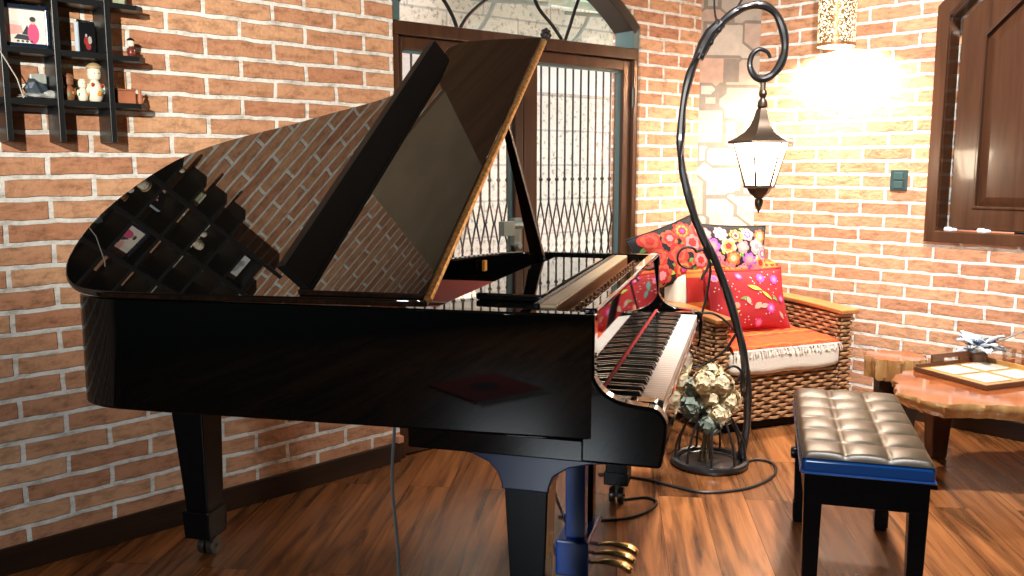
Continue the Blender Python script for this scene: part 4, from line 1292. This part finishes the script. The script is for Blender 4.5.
for x in (-CW + 0.045, CW - 0.045):
    for y in (0.045, CD - 0.045):
        bm = new(); taper(bm, x, y, 0, 0.055, ((-0.022, 0.022), (-0.022, 0.022)), ((-0.03, 0.03), (-0.03, 0.03)))
        obj('leg', bm, PSATIN, CH_, smooth=False, bevel=0.003)
bm = new(); box(bm, -CW + AW, CW - AW, 0.03, 0.06, 0.012, 0.05)
obj('base_rail', bm, PSATIN, CH_, smooth=False)
COTTON = mat('white_cotton', (0.82, 0.76, 0.64), 0.85, bump=0.15, bscale=120, sheen=0.3)
def rounded_cushion(bm, x0, x1, y0, y1, z0, z1, puff=0.012, n=14):
    b2 = bmesh.new(); bmesh.ops.create_cube(b2, size=2.0)
    bmesh.ops.subdivide_edges(b2, edges=b2.edges, cuts=n, use_grid_fill=True)
    cx, cy, cz = (x0 + x1) / 2, (y0 + y1) / 2, (z0 + z1) / 2
    hx, hy, hz = (x1 - x0) / 2, (y1 - y0) / 2, (z1 - z0) / 2
    r = min(hx, hy, hz) * 0.55
    mp = {}
    for v in b2.verts:
        p = Vector((v.co.x * hx, v.co.y * hy, v.co.z * hz))
        q_ = Vector((max(-hx + r, min(hx - r, p.x)), max(-hy + r, min(hy - r, p.y)), max(-hz + r, min(hz - r, p.z))))
        d = p - q_
        if d.length > 1e-6: p = q_ + d.normalized() * r
        p.z += puff * v.co.z * (1 - v.co.x ** 2) * (1 - v.co.y ** 2)
        p.z += 0.004 * math.sin(p.x * 23 + 1) * math.sin(p.y * 19)
        mp[v] = bm.verts.new((p.x + cx, p.y + cy, p.z + cz))
    for f in b2.faces: bm.faces.new([mp[v] for v in f.verts])
    b2.free()
def world_from_chair(p):
    return Matrix.Translation((1.32, 4.205, 0)) @ Matrix.Rotation(angC, 4, 'Z') @ Vector(p)
def on_chair(name, p, label, cat, rz=0):
    return empty(name, world_from_chair(p), angC + rz, label, cat)
sc_ = on_chair('seat_cushion', (0, 0, 0.286), 'thick white cotton seat cushion on the wicker armchair', 'cushion')
bm = new(); rounded_cushion(bm, -CW + AW + 0.004, CW - AW - 0.004, -0.03, 0.42, 0, 0.118)
obj('cushion_body', bm, COTTON, sc_, angle=80)
bc_ = on_chair('back_cushion', (0, 0.50, 0.286), 'white cotton back cushion under the orange blanket on the wicker armchair', 'cushion')
bm = new(); rounded_cushion(bm, -CW + AW - 0.02, CW - AW - 0.02, -0.075, 0.075, 0.002, 0.455, 0.0)
obj('cushion_body', bm, COTTON, bc_, angle=80)

# ---------- orange striped blanket
bl = on_chair('striped_blanket', (0, 0, 0), 'orange striped woven blanket with white fringe draped over the wicker armchair', 'blanket')
cols = [mat('blanket_orange', (0.60, 0.075, 0.012), 0.9), mat('blanket_red', (0.42, 0.018, 0.012), 0.9), mat('blanket_amber', (0.66, 0.18, 0.025), 0.9), mat('blanket_dark_red', (0.35, 0.02, 0.02), 0.9)]
prof_b = [(0.585, 0.62), (0.580, 0.70), (0.560, 0.748), (0.51, 0.760), (0.45, 0.752), (0.420, 0.72), (0.412, 0.62), (0.408, 0.52), (0.385, 0.445), (0.32, 0.424), (0.20, 0.426), (0.08, 0.424), (0.01, 0.418), (-0.022, 0.405)]
pb3 = spline([Vector((0, a, b)) for a, b in prof_b], 9)
bm = new()
NXB = 84
grid = []
tot = len(pb3) - 1
for j, p in enumerate(pb3):
    t = j / tot
    row = []
    for i in range(NXB + 1):
        s = i / NXB
        xl = -CW + AW + 0.03 if t < 0.62 else -CW + AW + 0.01
        xr = CW - AW - 0.05 if t < 0.62 else CW - AW - 0.012 - 0.10 * max(0, 0.80 - t) 
        x = xl + (xr - xl) * s
        wr = 0.004 * math.sin(x * 31 + j * 0.3) + 0.003 * math.sin(x * 57 - j * 0.2)
        row.append(bm.verts.new((x, p.y - (wr if t < 0.6 else 0), p.z + 0.004 + (abs(wr) if t >= 0.6 or t < .35 else 0))))
    grid.append(row)
def bcol(s, t):
    if t < 0.30: return 0
    if t < 0.335: return 2
    if t < 0.365:
        return 1 if (abs(((s * 17) % 1) - 0.5) * 2) > (t - 0.335) / 0.03 else 2
    if t < 0.385: return 0
    if t < 0.40: return 2
    if t < 0.50: return 1
    if t < 0.515: return 2
    if t < 0.60: return 0
    k = (t - 0.60) / 0.40
    f = (k * 7) % 1
    if 0.0 < f < 0.08: return 2
    if 0.45 < f < 0.53: return 1
    return 0
for j in range(tot):
    for i in range(NXB):
        f = bm.faces.new((grid[j][i], grid[j][i + 1], grid[j + 1][i + 1], grid[j + 1][i]))
        f.material_index = bcol((i + 0.5) / NXB, (j + 0.5) / tot)
obj('blanket_cloth', bm, cols, bl, recalc=False, angle=80, solid=0.005)
bm = new()
rf = random.Random(4)
for i in range(70):
    x = -CW + AW + 0.012 + (2 * (CW - AW) - 0.03) * i / 69
    dx = rf.uniform(-0.012, 0.012); ln = rf.uniform(0.02, 0.035)
    tube(bm, [(x, -0.020, 0.410), (x + dx * 0.4, -0.034, 0.406), (x + dx, -0.037, 0.408 - ln)], 0.0026, 5)
for i in range(10):
    y = 0.02 + i * 0.012
    tube(bm, [(CW - AW - 0.02, y, 0.420), (CW - AW - 0.004 + rf.uniform(0, .012), y - 0.01, 0.424), (CW - AW + 0.012, y - 0.02 + rf.uniform(-.01, .01), 0.418)], 0.0024, 5)
o = obj('fringe', bm, mat('fringe_white', (0.80, 0.74, 0.66), 0.9), bl); o['kind'] = 'stuff'

# ---------- embroidered cushions
FC = {'black': mat('embroidery_black', (0.012, 0.012, 0.014), 0.9), 'red': mat('embroidery_red', (0.42, 0.02, 0.015), 0.8), 'coral': mat('embroidery_coral', (0.52, 0.08, 0.04), 0.8),
      'pink': mat('embroidery_pink', (0.70, 0.22, 0.24), 0.8), 'palepink': mat('embroidery_pale_pink', (0.62, 0.30, 0.29), 0.8), 'orange': mat('embroidery_orange', (0.75, 0.28, 0.06), 0.8),
      'cream': mat('embroidery_cream', (0.62, 0.48, 0.30), 0.8), 'green': mat('embroidery_green', (0.12, 0.30, 0.06), 0.8), 'lime': mat('embroidery_lime', (0.40, 0.55, 0.08), 0.8),
      'magenta': mat('embroidery_magenta', (0.60, 0.05, 0.30), 0.8), 'violet': mat('embroidery_violet', (0.40, 0.08, 0.45), 0.8), 'crimson': mat('cushion_crimson', (0.34, 0.010, 0.016), 0.85), 'white': mat('embroidery_white', (0.62, 0.52, 0.5), 0.8),
      'teal': mat('embroidery_teal', (0.10, 0.32, 0.32), 0.8), 'taupe': mat('embroidery_taupe', (0.40, 0.30, 0.22), 0.8)}
FK = list(FC); FI = {k: i for i, k in enumerate(FK)}
def pillow(name, w, h, t, M, base, flowers, label, rim=None):
    root = empty(name, (0, 0, 0), 0, label, 'cushion', 'embroidered cushions on the armchair')
    root.matrix_world = M
    bm = new()
    def surf(u, v, side=1):
        pin = 0.07
        x = w / 2 * u * (1 - pin * (1 - v * v)); z = h / 2 * v * (1 - pin * (1 - u * u))
        th = t / 2 * (max(0, 1 - abs(u) ** 2.6) ** 0.6) * (max(0, 1 - abs(v) ** 2.6) ** 0.6)
        return Vector((x, -side * th, z))
    n = 26
    for side in (1, -1):
        gg = [[bm.verts.new(surf(-1 + 2 * i / n, -1 + 2 * j / n, side)) for j in range(n + 1)] for i in range(n + 1)]
        for i in range(n):
            for j in range(n):
                bm.faces.new((gg[i][j], gg[i + 1][j], gg[i + 1][j + 1], gg[i][j + 1])).material_index = FI[base]
    bmesh.ops.remove_doubles(bm, verts=bm.verts, dist=1e-5)
    bmesh.ops.recalc_face_normals(bm, faces=bm.faces)
    def shape(pts, mi, eps):
        cu = sum(p[0] for p in pts) / len(pts); cv = sum(p[1] for p in pts) / len(pts)
        lay = []
        for k in (1.0, 0.5):
            ring = []
            for p in pts:
                u = cu + (p[0] - cu) * k; v = cv + (p[1] - cv) * k
                u = max(-0.985, min(0.985, u)); v = max(-0.985, min(0.985, v))
                s = surf(u, v); s.y -= eps
                ring.append(bm.verts.new(s))
            lay.append(ring)
        s = surf(max(-.985, min(.985, cu)), max(-.985, min(.985, cv))); s.y -= eps
        c = bm.verts.new(s)
        m_ = len(pts)
        for k in range(m_):
            j = (k + 1) % m_
            bm.faces.new((lay[0][k], lay[0][j], lay[1][j], lay[1][k])).material_index = mi
            bm.faces.new((lay[1][k], lay[1][j], c)).material_index = mi
    asp = w / h
    e = 0.0015
    for fl_ in flowers:
        kind = fl_[0]
        if kind == 'f':     # flower: u, v, r, petals, colours outer..inner
            _, u, v, r, npet, cs, rot = fl_
            for q_, cc in enumerate(cs):
                rr = r * (1 - q_ / (len(cs) + 0.3))
                pts = []
                K = npet * 6
                for k in range(K):
                    a = 2 * PI * k / K
                    rad = rr * (0.78 + 0.22 * abs(math.cos(npet * a / 2 + q_ * 0.9)))
                    pts.append((u + rad * math.cos(a + rot) / asp * 1.0, v + rad * math.sin(a + rot)))
                e += 0.00003
                shape(pts, FI[cc], e + 0.0006 * q_)
        elif kind == 'l':   # leaf: u, v, length, width, angle, colour
            _, u, v, ln, wd_, a, cc = fl_
            pts = []
            for k in range(13):
                tt = k / 12; pts.append((ln * tt, wd_ * math.sin(PI * tt)))
            for k in range(11, 0, -1):
                tt = k / 12; pts.append((ln * tt, -wd_ * math.sin(PI * tt)))
            e += 0.00003
            shape([(u + (p[0] * math.cos(a) - p[1] * math.sin(a)) / asp, v + p[0] * math.sin(a) + p[1] * math.cos(a)) for p in pts], FI[cc], e)
    obj('cushion_cover', bm, [FC[k] for k in FK], root, recalc=False, angle=60)
    if rim:
        bm = new()
        K = 20
        loop = [surf(-1 + 2 * k / K, -1) for k in range(K)] + [surf(1, -1 + 2 * k / K) for k in range(K)] + [surf(1 - 2 * k / K, 1) for k in range(K)] + [surf(-1, 1 - 2 * k / K) for k in range(K)]
        tube(bm, loop, 0.006, 6, closed=True)
        obj('edge_cord', bm, FC[rim], root)
    return root
def pose(p, rz, tilt, roll):
    return Matrix.Translation(world_from_chair(p)) @ Matrix.Rotation(angC + rz, 4, 'Z') @ Matrix.Rotation(tilt, 4, 'X') @ Matrix.Rotation(roll, 4, 'Y')
rp = random.Random(21)
fl1 = []
for i in range(26):
    fl1.append(('l', rp.uniform(-.9, .9), rp.uniform(-.85, .85), rp.uniform(.2, .35), .06, rp.uniform(0, 6.28), rp.choice(['green', 'lime', 'green', 'cream'])))
pos = [(-.75, .55), (-.35, .62), (.05, .58), (.45, .62), (.82, .55), (-.6, .1), (-.15, .15), (.3, .1), (.7, .12), (-.8, -.4), (-.42, -.45), (0.0, -.4), (.42, -.45), (.8, -.5), (-.15, -.8), (.3, -.82), (-.62, -.82), (.88, -.1), (-.92, 0.1), (.62, -.8)]
pal = [['pink', 'palepink', 'cream'], ['palepink', 'white', 'pink'], ['orange', 'coral', 'cream', 'red'], ['pink', 'palepink', 'magenta', 'cream'], ['coral', 'orange', 'cream'], ['violet', 'pink', 'palepink'], ['cream', 'orange', 'red']]
for i, (u, v) in enumerate(pos):
    fl1.append(('f', u + rp.uniform(-.04, .04), v + rp.uniform(-.04, .04), rp.uniform(.27, .38), rp.choice([5, 6, 7, 8]), pal[i % len(pal)], rp.random() * 6))
pillow('floral_cushion', 0.43, 0.28, 0.13, pose((0.012, 0.500, 0.826), R(-10), R(-14), R(3)), 'black', fl1, 'black cushion embroidered with pale pink and peach flowers on the chair back', 'black')
fl2 = []
for i in range(22):
    fl2.append(('l', rp.uniform(-.9, .9), rp.uniform(-.85, .85), rp.uniform(.22, .40), .08, rp.uniform(0, 6.28), rp.choice(['green', 'lime', 'green'])))
pos = [(-.55, .1), (-.05, .55), (.35, .62), (.5, .1), (0.0, -.1), (-.6, -.6), (.0, -.7), (.55, -.6), (-.55, .7), (.82, .45), (.9, -.2)]
pal2 = [['red', 'coral', 'red'], ['coral', 'red', 'pink'], ['red', 'coral', 'orange', 'red', 'magenta'], ['coral', 'pink', 'red']]
for i, (u, v) in enumerate(pos):
    fl2.append(('f', u, v, rp.uniform(.32, .45), rp.choice([5, 6, 8]), pal2[i % 4], rp.random() * 6))
pillow('floral_cushion', 0.42, 0.30, 0.13, pose((-0.332, 0.50, 0.826), R(-8), R(-14), R(-19)), 'black', fl2, 'tilted black cushion embroidered with big red flowers on the chair back', 'black')
fl3 = []
for i in range(60):
    fl3.append(('f', rp.uniform(-.92, .92), rp.uniform(-.92, .92), .022, 5, ['white'], 0))
for (u, v, a, c, ln, wd_) in ((-.1, .45, -.35, 'lime', .55, .07), (.25, .25, -.7, 'lime', .5, .05), (-.75, .35, 1.2, 'teal', .4, .07), (-.68, .1, 1.7, 'teal', .3, .06), (.0, -.35, .6, 'taupe', .35, .10), (-.1, -.2, 1.9, 'taupe', .3, .08), (.15, -.3, .2, 'taupe', .35, .08),
                            (-.6, -.7, 1.2, 'lime', .4, .05), (-.55, -.45, 0.3, 'lime', .25, .04), (.7, -.45, -1.0, 'taupe', .3, .06), (.55, .1, -.9, 'green', .3, .04), (-.35, .0, .2, 'green', .3, .04)):
    fl3.append(('l', u, v, ln, wd_, a, c))
for (u, v, r, c) in ((.30, .68, .16, ['violet', 'magenta', 'pink']), (.68, .60, .17, ['magenta', 'violet', 'pink']), (-.25, .78, .13, ['magenta', 'pink']), (.45, -.35, .17, ['magenta', 'violet', 'palepink']), (-.85, .72, .13, ['pink', 'violet']), (.82, -.05, .12, ['magenta', 'pink']),
                     (-.45, -.2, .11, ['pink', 'orange']), (.1, -.8, .14, ['magenta', 'pink'])):
    fl3.append(('f', u, v, r, 8, c, .3))
pillow('embroidered_cushion', 0.46, 0.33, 0.12, pose((0.015, 0.330, 0.585), R(-4), R(-19), R(0)), 'crimson', fl3, 'crimson cushion embroidered with birds, leaves and violet flowers leaning on the blanket', 'crimson')

# ------------------------------------------------------------------ live edge tables
SLABT = wood_mat('varnished_slab', (0.20, 0.048, 0.013), (0.40, 0.125, 0.036), rough=0.10, coat=0.6, scale=0.5)
SLABE = wood_mat('slab_bark_edge', (0.30, 0.14, 0.045), (0.54, 0.33, 0.13), rough=0.2, coat=0.6, axis='Z', scale=0.6)
DARKW = mat('dark_table_wood', (0.03, 0.018, 0.012), 0.3)
def slab(name, pts, z0, z1, parent, seed):
    rs = random.Random(seed)
    sm = spline([Vector((p[0], p[1], 0)) for p in pts], 7, closed=True)
    cx = sum(p.x for p in sm) / len(sm); cy = sum(p.y for p in sm) / len(sm)
    bm = new()
    levels = [(z1, 1.0), (z1 - 0.012, 1.01), (z1 - 0.035, 0.992), (z0 + 0.015, 0.955), (z0, 0.92)]
    rings = []
    ph = [rs.uniform(0, 6) for _ in range(6)]
    for li, (z, k) in enumerate(levels):
        ring = []
        for i, p in enumerate(sm):
            a = 2 * PI * i / len(sm)
            wv = 0.008 * math.sin(9 * a + ph[0]) + 0.006 * math.sin(17 * a + ph[1] + li * .5) + (0.006 * math.sin(31 * a + ph[2] + li))
            d = Vector((p.x - cx, p.y - cy, 0)); dl = d.length
            q_ = d * k + d.normalized() * wv
            ring.append(bm.verts.new((cx + q_.x, cy + q_.y, z)))
        rings.append(ring)
    n = len(sm)
    bm.faces.new(rings[0]).material_index = 0
    bm.faces.new(rings[-1][::-1]).material_index = 1
    for a, b in zip(rings, rings[1:]):
        for k in range(n):
            bm.faces.new((a[k], b[k], b[(k + 1) % n], a[(k + 1) % n])).material_index = 1
    return obj(name, bm, [SLABT, SLABE], parent, angle=40)
TZ = 0.385
CT = empty('coffee_table', (2.0, 3.45, 0), 0, 'varnished live edge wood slab coffee table on dark legs', 'table')
slab('table_top', [(-0.42, 0.12), (-0.46, 0.0), (-0.44, -0.13), (-0.36, -0.20), (-0.22, -0.21), (-0.05, -0.24), (0.2, -0.26), (0.50, -0.20), (0.62, -0.02), (0.54, 0.16), (0.42, 0.36), (0.24, 0.51), (-0.02, 0.54), (-0.16, 0.42), (-0.32, 0.30)], TZ - 0.062, TZ, CT, 5)
bm = new()
taper(bm, -0.13, 0.33, 0.0, TZ - 0.060, ((-0.035, 0.035), (-0.035, 0.035)), ((-0.05, 0.05), (-0.05, 0.05)))
obj('leg', bm, wood_mat('leg_wood', (0.05, 0.02, 0.01), (0.10, 0.04, 0.02), rough=0.3, axis='Z'), CT, smooth=False, bevel=0.008)
for x, y in ((0.36, 0.12), (0.42, -0.12)):
    bm = new(); taper(bm, x, y, 0.0, TZ - 0.060, ((-0.035, 0.035), (-0.035, 0.035)), ((-0.05, 0.05), (-0.05, 0.05)))
    obj('leg', bm, DARKW, CT, smooth=False, bevel=0.008)
bm = new()
M = Matrix.Translation((0.10, 0.22, 0)) @ Matrix.Rotation(R(-25), 4, 'Z')
box(bm, -0.24, 0.36, -0.03, 0.03, TZ - 0.16, TZ - 0.060, M=M)
obj('apron_beam', bm, DARKW, CT, smooth=False, bevel=0.004)
ST = empty('side_table', (1.80, 4.10, 0), 0, 'low live edge slab side table behind the coffee table by the brick wall', 'table')
slab('table_top', [(-0.13, -0.02), (-0.10, -0.12), (0.0, -0.14), (0.08, -0.12), (0.13, -0.03), (0.11, 0.06), (0.0, 0.10), (-0.10, 0.07)], 0.29, 0.39, ST, 9)
for x, y in ((-0.07, -0.05), (0.06, -0.06), (0.01, 0.05)):
    bm = new(); taper(bm, x, y, 0.0, 0.292, ((-0.02, 0.02), (-0.02, 0.02)), ((-0.03, 0.03), (-0.03, 0.03)))
    obj('leg', bm, DARKW, ST, smooth=False, bevel=0.006)

# ---------- tray with tiles
trc = Vector((2.015, 3.690, TZ + 0.001))
TR = empty('serving_tray', trc, math.atan2(-0.345, 0.135), 'dark wooden serving tray inset with four white tiles on the coffee table', 'tray')
# local x: toward the viewer's right/near side, y: across toward the far right
TW, TL = 0.175, 0.20
TRW = mat('tray_wood', (0.10, 0.035, 0.015), 0.3, coat=0.3)
TRT = wood_mat('tray_bed_wood', (0.38, 0.19, 0.05), (0.55, 0.30, 0.09), rough=0.3)
bm = new(); box(bm, -TW, TW, -TL, TL, 0.0, 0.014)
obj('tray_bed', bm, TRT, TR, smooth=False, bevel=0.002)
bm = new()
box(bm, TW, TW + 0.01, -TL, TL, 0.0, 0.02)
box(bm, -TW - 0.01, TW + 0.01, -TL - 0.01, -TL, 0.0, 0.02)
obj('tray_rim', bm, TRW, TR, smooth=False, bevel=0.002)
bm = new()
xh = -TW - 0.005
for a in ((-TL, -0.045, 0, 0.03), (0.045, TL, 0, 0.03), (-0.045, 0.045, 0, 0.030), (-0.115, -0.045, 0.03, 0.050), (0.045, 0.115, 0.03, 0.050), (-0.115, 0.115, 0.046, 0.066)):
    box(bm, xh - 0.006, xh + 0.006, a[0], a[1], a[2], a[3])
obj('handle', bm, TRW, TR, smooth=False, bevel=0.003)
bm = new(); box(bm, -TW - 0.01, TW + 0.01, TL, TL + 0.012, 0.0, 0.03)
o = obj('golden_rim', bm, TRT, TR, smooth=False, bevel=0.002)
TILE = mat('white_tile', (0.66, 0.62, 0.52), 0.25, noise=0.08, nscale=60)
for sx in (-1, 1):
    for sy in (-1, 1):
        bm = new(); box(bm, sx * 0.078 - 0.063, sx * 0.078 + 0.063, sy * 0.088 - 0.070, sy * 0.088 + 0.070, 0.014, 0.020)
        obj('tile', bm, TILE, TR, smooth=False, bevel=0.002)

# ---------- blue white paper flower, twig, glasses
BF = empty('ruffled_ornament', (2.10, 3.91, TZ), 0, 'pale blue and white ruffled fabric flower on the coffee table behind the tray', 'ornament')
PB = mat('pale_blue_fabric', (0.30, 0.40, 0.54), 0.7); PWH = mat('white_fabric', (0.55, 0.58, 0.62), 0.7); DBL = mat('dark_blue_fabric', (0.05, 0.08, 0.14), 0.6)
rb = random.Random(8)
def petal(parent, c, d, ln, w_, m):
    bm = new()
    d = Vector(d).normalized(); s = d.cross(Vector((0, 0, 1))).normalized(); up = s.cross(d)
    n, k = 8, 6
    g = [[bm.verts.new(Vector(c) + d * (ln * i / n) + s * (w_ * math.sin(PI * (0.12 + 0.82 * i / n)) * (-1 + 2 * j / k)) + up * (0.02 * math.sin(PI * i / n) + 0.008 * math.sin(j * 2.4 + i))) for j in range(k + 1)] for i in range(n + 1)]
    for i in range(n):
        for j in range(k): bm.faces.new((g[i][j], g[i + 1][j], g[i + 1][j + 1], g[i][j + 1]))
    return obj('petal', bm, m, parent, recalc=False, angle=180, solid=0.002)
for i in range(15):
    a = 2 * PI * i / 15 + rb.uniform(-.2, .2)
    petal(BF, (0, 0, 0.052), (math.cos(a), math.sin(a), rb.uniform(-0.22, 1.0)), rb.uniform(0.095, 0.14), 0.040, rb.choice([PB, PWH, PWH, PB]))
bm = new(); lathe(bm, [(0.03, 0.0), (0.04, 0.01), (0.034, 0.05), (0.02, 0.06)], (0, 0, 0), 16)
obj('flower_core', bm, mat('brown_wicker_core', (0.20, 0.10, 0.06), 0.7), BF)
for a in (0.4, 1.0):
    petal(BF, (0.02, 0, 0.07), (math.cos(a), math.sin(a) - .6, 0.7), 0.06, 0.013, DBL)
TWG = empty('dry_twig', (2.17, 3.84, TZ + 0.10), 0, 'thin grey forked twig rising from the ruffled flower on the coffee table', 'twig')
bm = new()
tube(bm, spline([(-0.045, 0.05, -0.015), (0.0, 0, 0.03), (0.08, -0.02, 0.075), (0.16, -0.03, 0.13), (0.24, -0.03, 0.16)], 5), lambda t: 0.005 - 0.003 * t, 6)
tube(bm, spline([(0.05, -0.01, 0.06), (0.10, -0.05, 0.06), (0.18, -0.08, 0.065)], 5), 0.0028, 6)
tube(bm, spline([(0.09, -0.02, 0.08), (0.11, -0.01, 0.14), (0.16, 0.0, 0.20)], 5), 0.0026, 6)
obj('branch', bm, mat('grey_twig', (0.25, 0.22, 0.20), 0.8), TWG)
TGL = glass_mat('drinking_glass', (0.93, 0.90, 0.86), 0.16)
def tumbler(p, label):
    g_ = empty('drinking_glass', p, 0, label, 'glass', 'drinking glasses on the coffee table')
    bm = new(); lathe(bm, [(0.0005, 0.0), (0.024, 0.0), (0.030, 0.085), (0.027, 0.085), (0.0225, 0.006), (0.0005, 0.006)], (0, 0, 0), 24, cap=False)
    obj('tumbler', bm, TGL, g_)
    bm = new(); lathe(bm, [(0.0223, 0.0065), (0.0248, 0.04)], (0, 0, 0), 20)
    obj('amber_drink', bm, mat('amber_liquid', (0.45, 0.16, 0.08), 0.1), g_)
tumbler((2.21, 3.865, TZ), 'clear glass tumbler with amber drink nearest the ruffled blue flower')
tumbler((2.275, 3.83, TZ), 'clear glass tumbler with amber drink between another glass and the dark cup')
cp_ = empty('dark_cup', (2.35, 3.79, TZ), 0, 'small black cup on the coffee table beside the glasses', 'cup')
bm = new(); lathe(bm, [(0.0005, 0), (0.028, 0.0), (0.034, 0.02), (0.036, 0.075), (0.033, 0.075), (0.030, 0.01), (0.0005, 0.008)], (0, 0, 0), 24, cap=False)
obj('bowl', bm, mat('black_glaze', (0.012, 0.012, 0.014), 0.15), cp_)
bm = new(); tube(bm, spline([(-0.034, 0, 0.06), (-0.055, 0, 0.055), (-0.058, 0, 0.035), (-0.034, 0, 0.02)], 5), 0.0045, 8)
obj('cup_handle', bm, mat('black_glaze', (0.012, 0.012, 0.014), 0.15), cp_)

# ------------------------------------------------------------------ cables
pc = empty('power_cable', (-0.20, 2.20, 0), 0, 'thin grey cable hanging from the piano underside to the floor', 'cable')
bm = new()
tube(bm, spline([(-0.105, 0.10, 0.652), (-0.115, 0.09, 0.56), (-0.122, 0.09, 0.42), (-0.108, 0.07, 0.25), (-0.10, 0.05, 0.08), (-0.09, 0.02, 0.006), (-0.06, -0.12, 0.005), (0.05, -0.35, 0.005)], 8), 0.0045, 7)
obj('cable_run', bm, mat('grey_cable', (0.10, 0.12, 0.12), 0.5), pc)
lc = empty('floor_cable', (0.7, 3.5, 0), 0, 'black cable snaking on the plank floor from the floor lamp towards the piano leg', 'cable')
bm = new()
tube(bm, spline([(0.29, 0.18, 0.006), (0.37, 0.22, 0.006), (0.42, 0.16, 0.006), (0.38, 0.02, 0.006), (0.24, -0.12, 0.006), (0.06, -0.17, 0.006), (-0.06, -0.10, 0.006), (-0.16, -0.02, 0.006), (-0.34, 0.04, 0.006)], 8), 0.006, 7)
obj('cable_run', bm, mat('black_cable', (0.012, 0.012, 0.012), 0.4), lc)
l2 = empty('floor_cable', (0.45, 3.2, 0), 0, 'black cable curling on the floor beside the piano pedals', 'cable')
bm = new()
tube(bm, spline([(-0.28, -0.10, 0.005), (-0.10, -0.14, 0.005), (0.03, -0.08, 0.005), (0.10, 0.02, 0.005), (0.07, 0.08, 0.005), (-0.02, 0.06, 0.005)], 8), 0.005, 7)
obj('cable_run', bm, mat('black_cable', (0.012, 0.012, 0.012), 0.4), l2)

# ------------------------------------------------------------------ small rug, mirrored in the piano side
rug = empty('fringed_rug', (-1.40, -0.68, 0), R(28), 'small red woven rug with dark emblem and white fringe, seen mirrored in the piano side', 'rug')
bm = new(); box(bm, -0.24, 0.24, -0.24, 0.24, 0.001, 0.010)
lathe(bm, [(0.09, 0.0102), (0.0005, 0.0106)], (0, 0, 0), 20, mi=1, cap=False)
obj('rug_pile', bm, [mat('rug_red', (0.45, 0.03, 0.025), 0.95), mat('rug_dark', (0.08, 0.03, 0.03), 0.95)], rug, smooth=False)
bm = new()
for i in range(36):
    y = -0.235 + 0.47 * i / 35
    tube(bm, [(0.24, y, 0.006), (0.28, y + rf.uniform(-.006, .006), 0.006), (0.32, y + rf.uniform(-.012, .012), 0.004)], 0.003, 5)
o = obj('rug_fringe', bm, mat('fringe_white', (0.80, 0.74, 0.66), 0.9), rug); o['kind'] = 'stuff'

# ------------------------------------------------------------------ camera
cam = bpy.data.cameras.new('camera')
cam.sensor_width = 36.0
cam.lens = 36.0 * 887 / 1024
cam.clip_start = 0.05
co = link(bpy.data.objects.new('camera', cam))
co.location = (0, 0, 1.276)
co.rotation_euler = (R(90 - 7.9), 0, 0)
scene.camera = co

# ------------------------------------------------------------------ light
w = bpy.data.worlds.new('sky'); scene.world = w; w.use_nodes = True
bg = w.node_tree.nodes['Background']
bg.inputs['Color'].default_value = (0.93, 0.97, 1.0, 1); bg.inputs['Strength'].default_value = 3.3
def light(name, kind, loc, energy, col, target=None, **kw):
    l = bpy.data.lights.new(name, kind); l.energy = energy; l.color = col
    for k, v in kw.items(): setattr(l, k, v)
    o = link(bpy.data.objects.new(name, l)); o.location = loc
    if target is not None:
        d = Vector(target) - Vector(loc)
        o.rotation_euler = d.to_track_quat('-Z', 'Y').to_euler()
    return o
WARM = (1.0, 0.80, 0.56)
lanw = Vector((0.85, 3.68, 0)) + LC
sconce = B1 + Matrix.Rotation(angB, 4, 'Z') @ Vector((0.485, -0.098, 1.925))
light('sconce_bulb', 'POINT', sconce, 140, (1.0, 0.90, 0.74), shadow_soft_size=0.04)
light('track_spot', 'SPOT', (-0.75, -0.45, 2.1), 600, (1.0, 0.92, 0.80), target=(-0.70, 3.4, 2.25), spot_size=R(64), spot_blend=1.0, shadow_soft_size=0.03)
light('overhead_fill', 'SPOT', (1.1, 2.0, HT - 0.1), 950, (1.0, 0.95, 0.92), target=(1.9, 3.7, 0.6), spot_size=R(74), spot_blend=0.8, shadow_soft_size=0.12)  # unseen spot added to brighten the right wall, chair and keys
wc = bpy.data.objects['wall_rear'].location + Matrix.Rotation(angB, 4, 'Z') @ Vector((3.35, 0.3, 1.55))
light('rear_window_fill', 'AREA', wc, 100, (0.84, 0.94, 1.0), target=wc + Vector((math.cos(angA), math.sin(angA), 0)), shape='RECTANGLE', size=0.7, size_y=0.65)  # area light added at the rear opening to fill floor and lyre

vs = scene.view_settings
vs.view_transform = 'Standard'; vs.look = 'None'; vs.gamma = 1.0; vs.use_curve_mapping = False; vs.exposure = 0.3
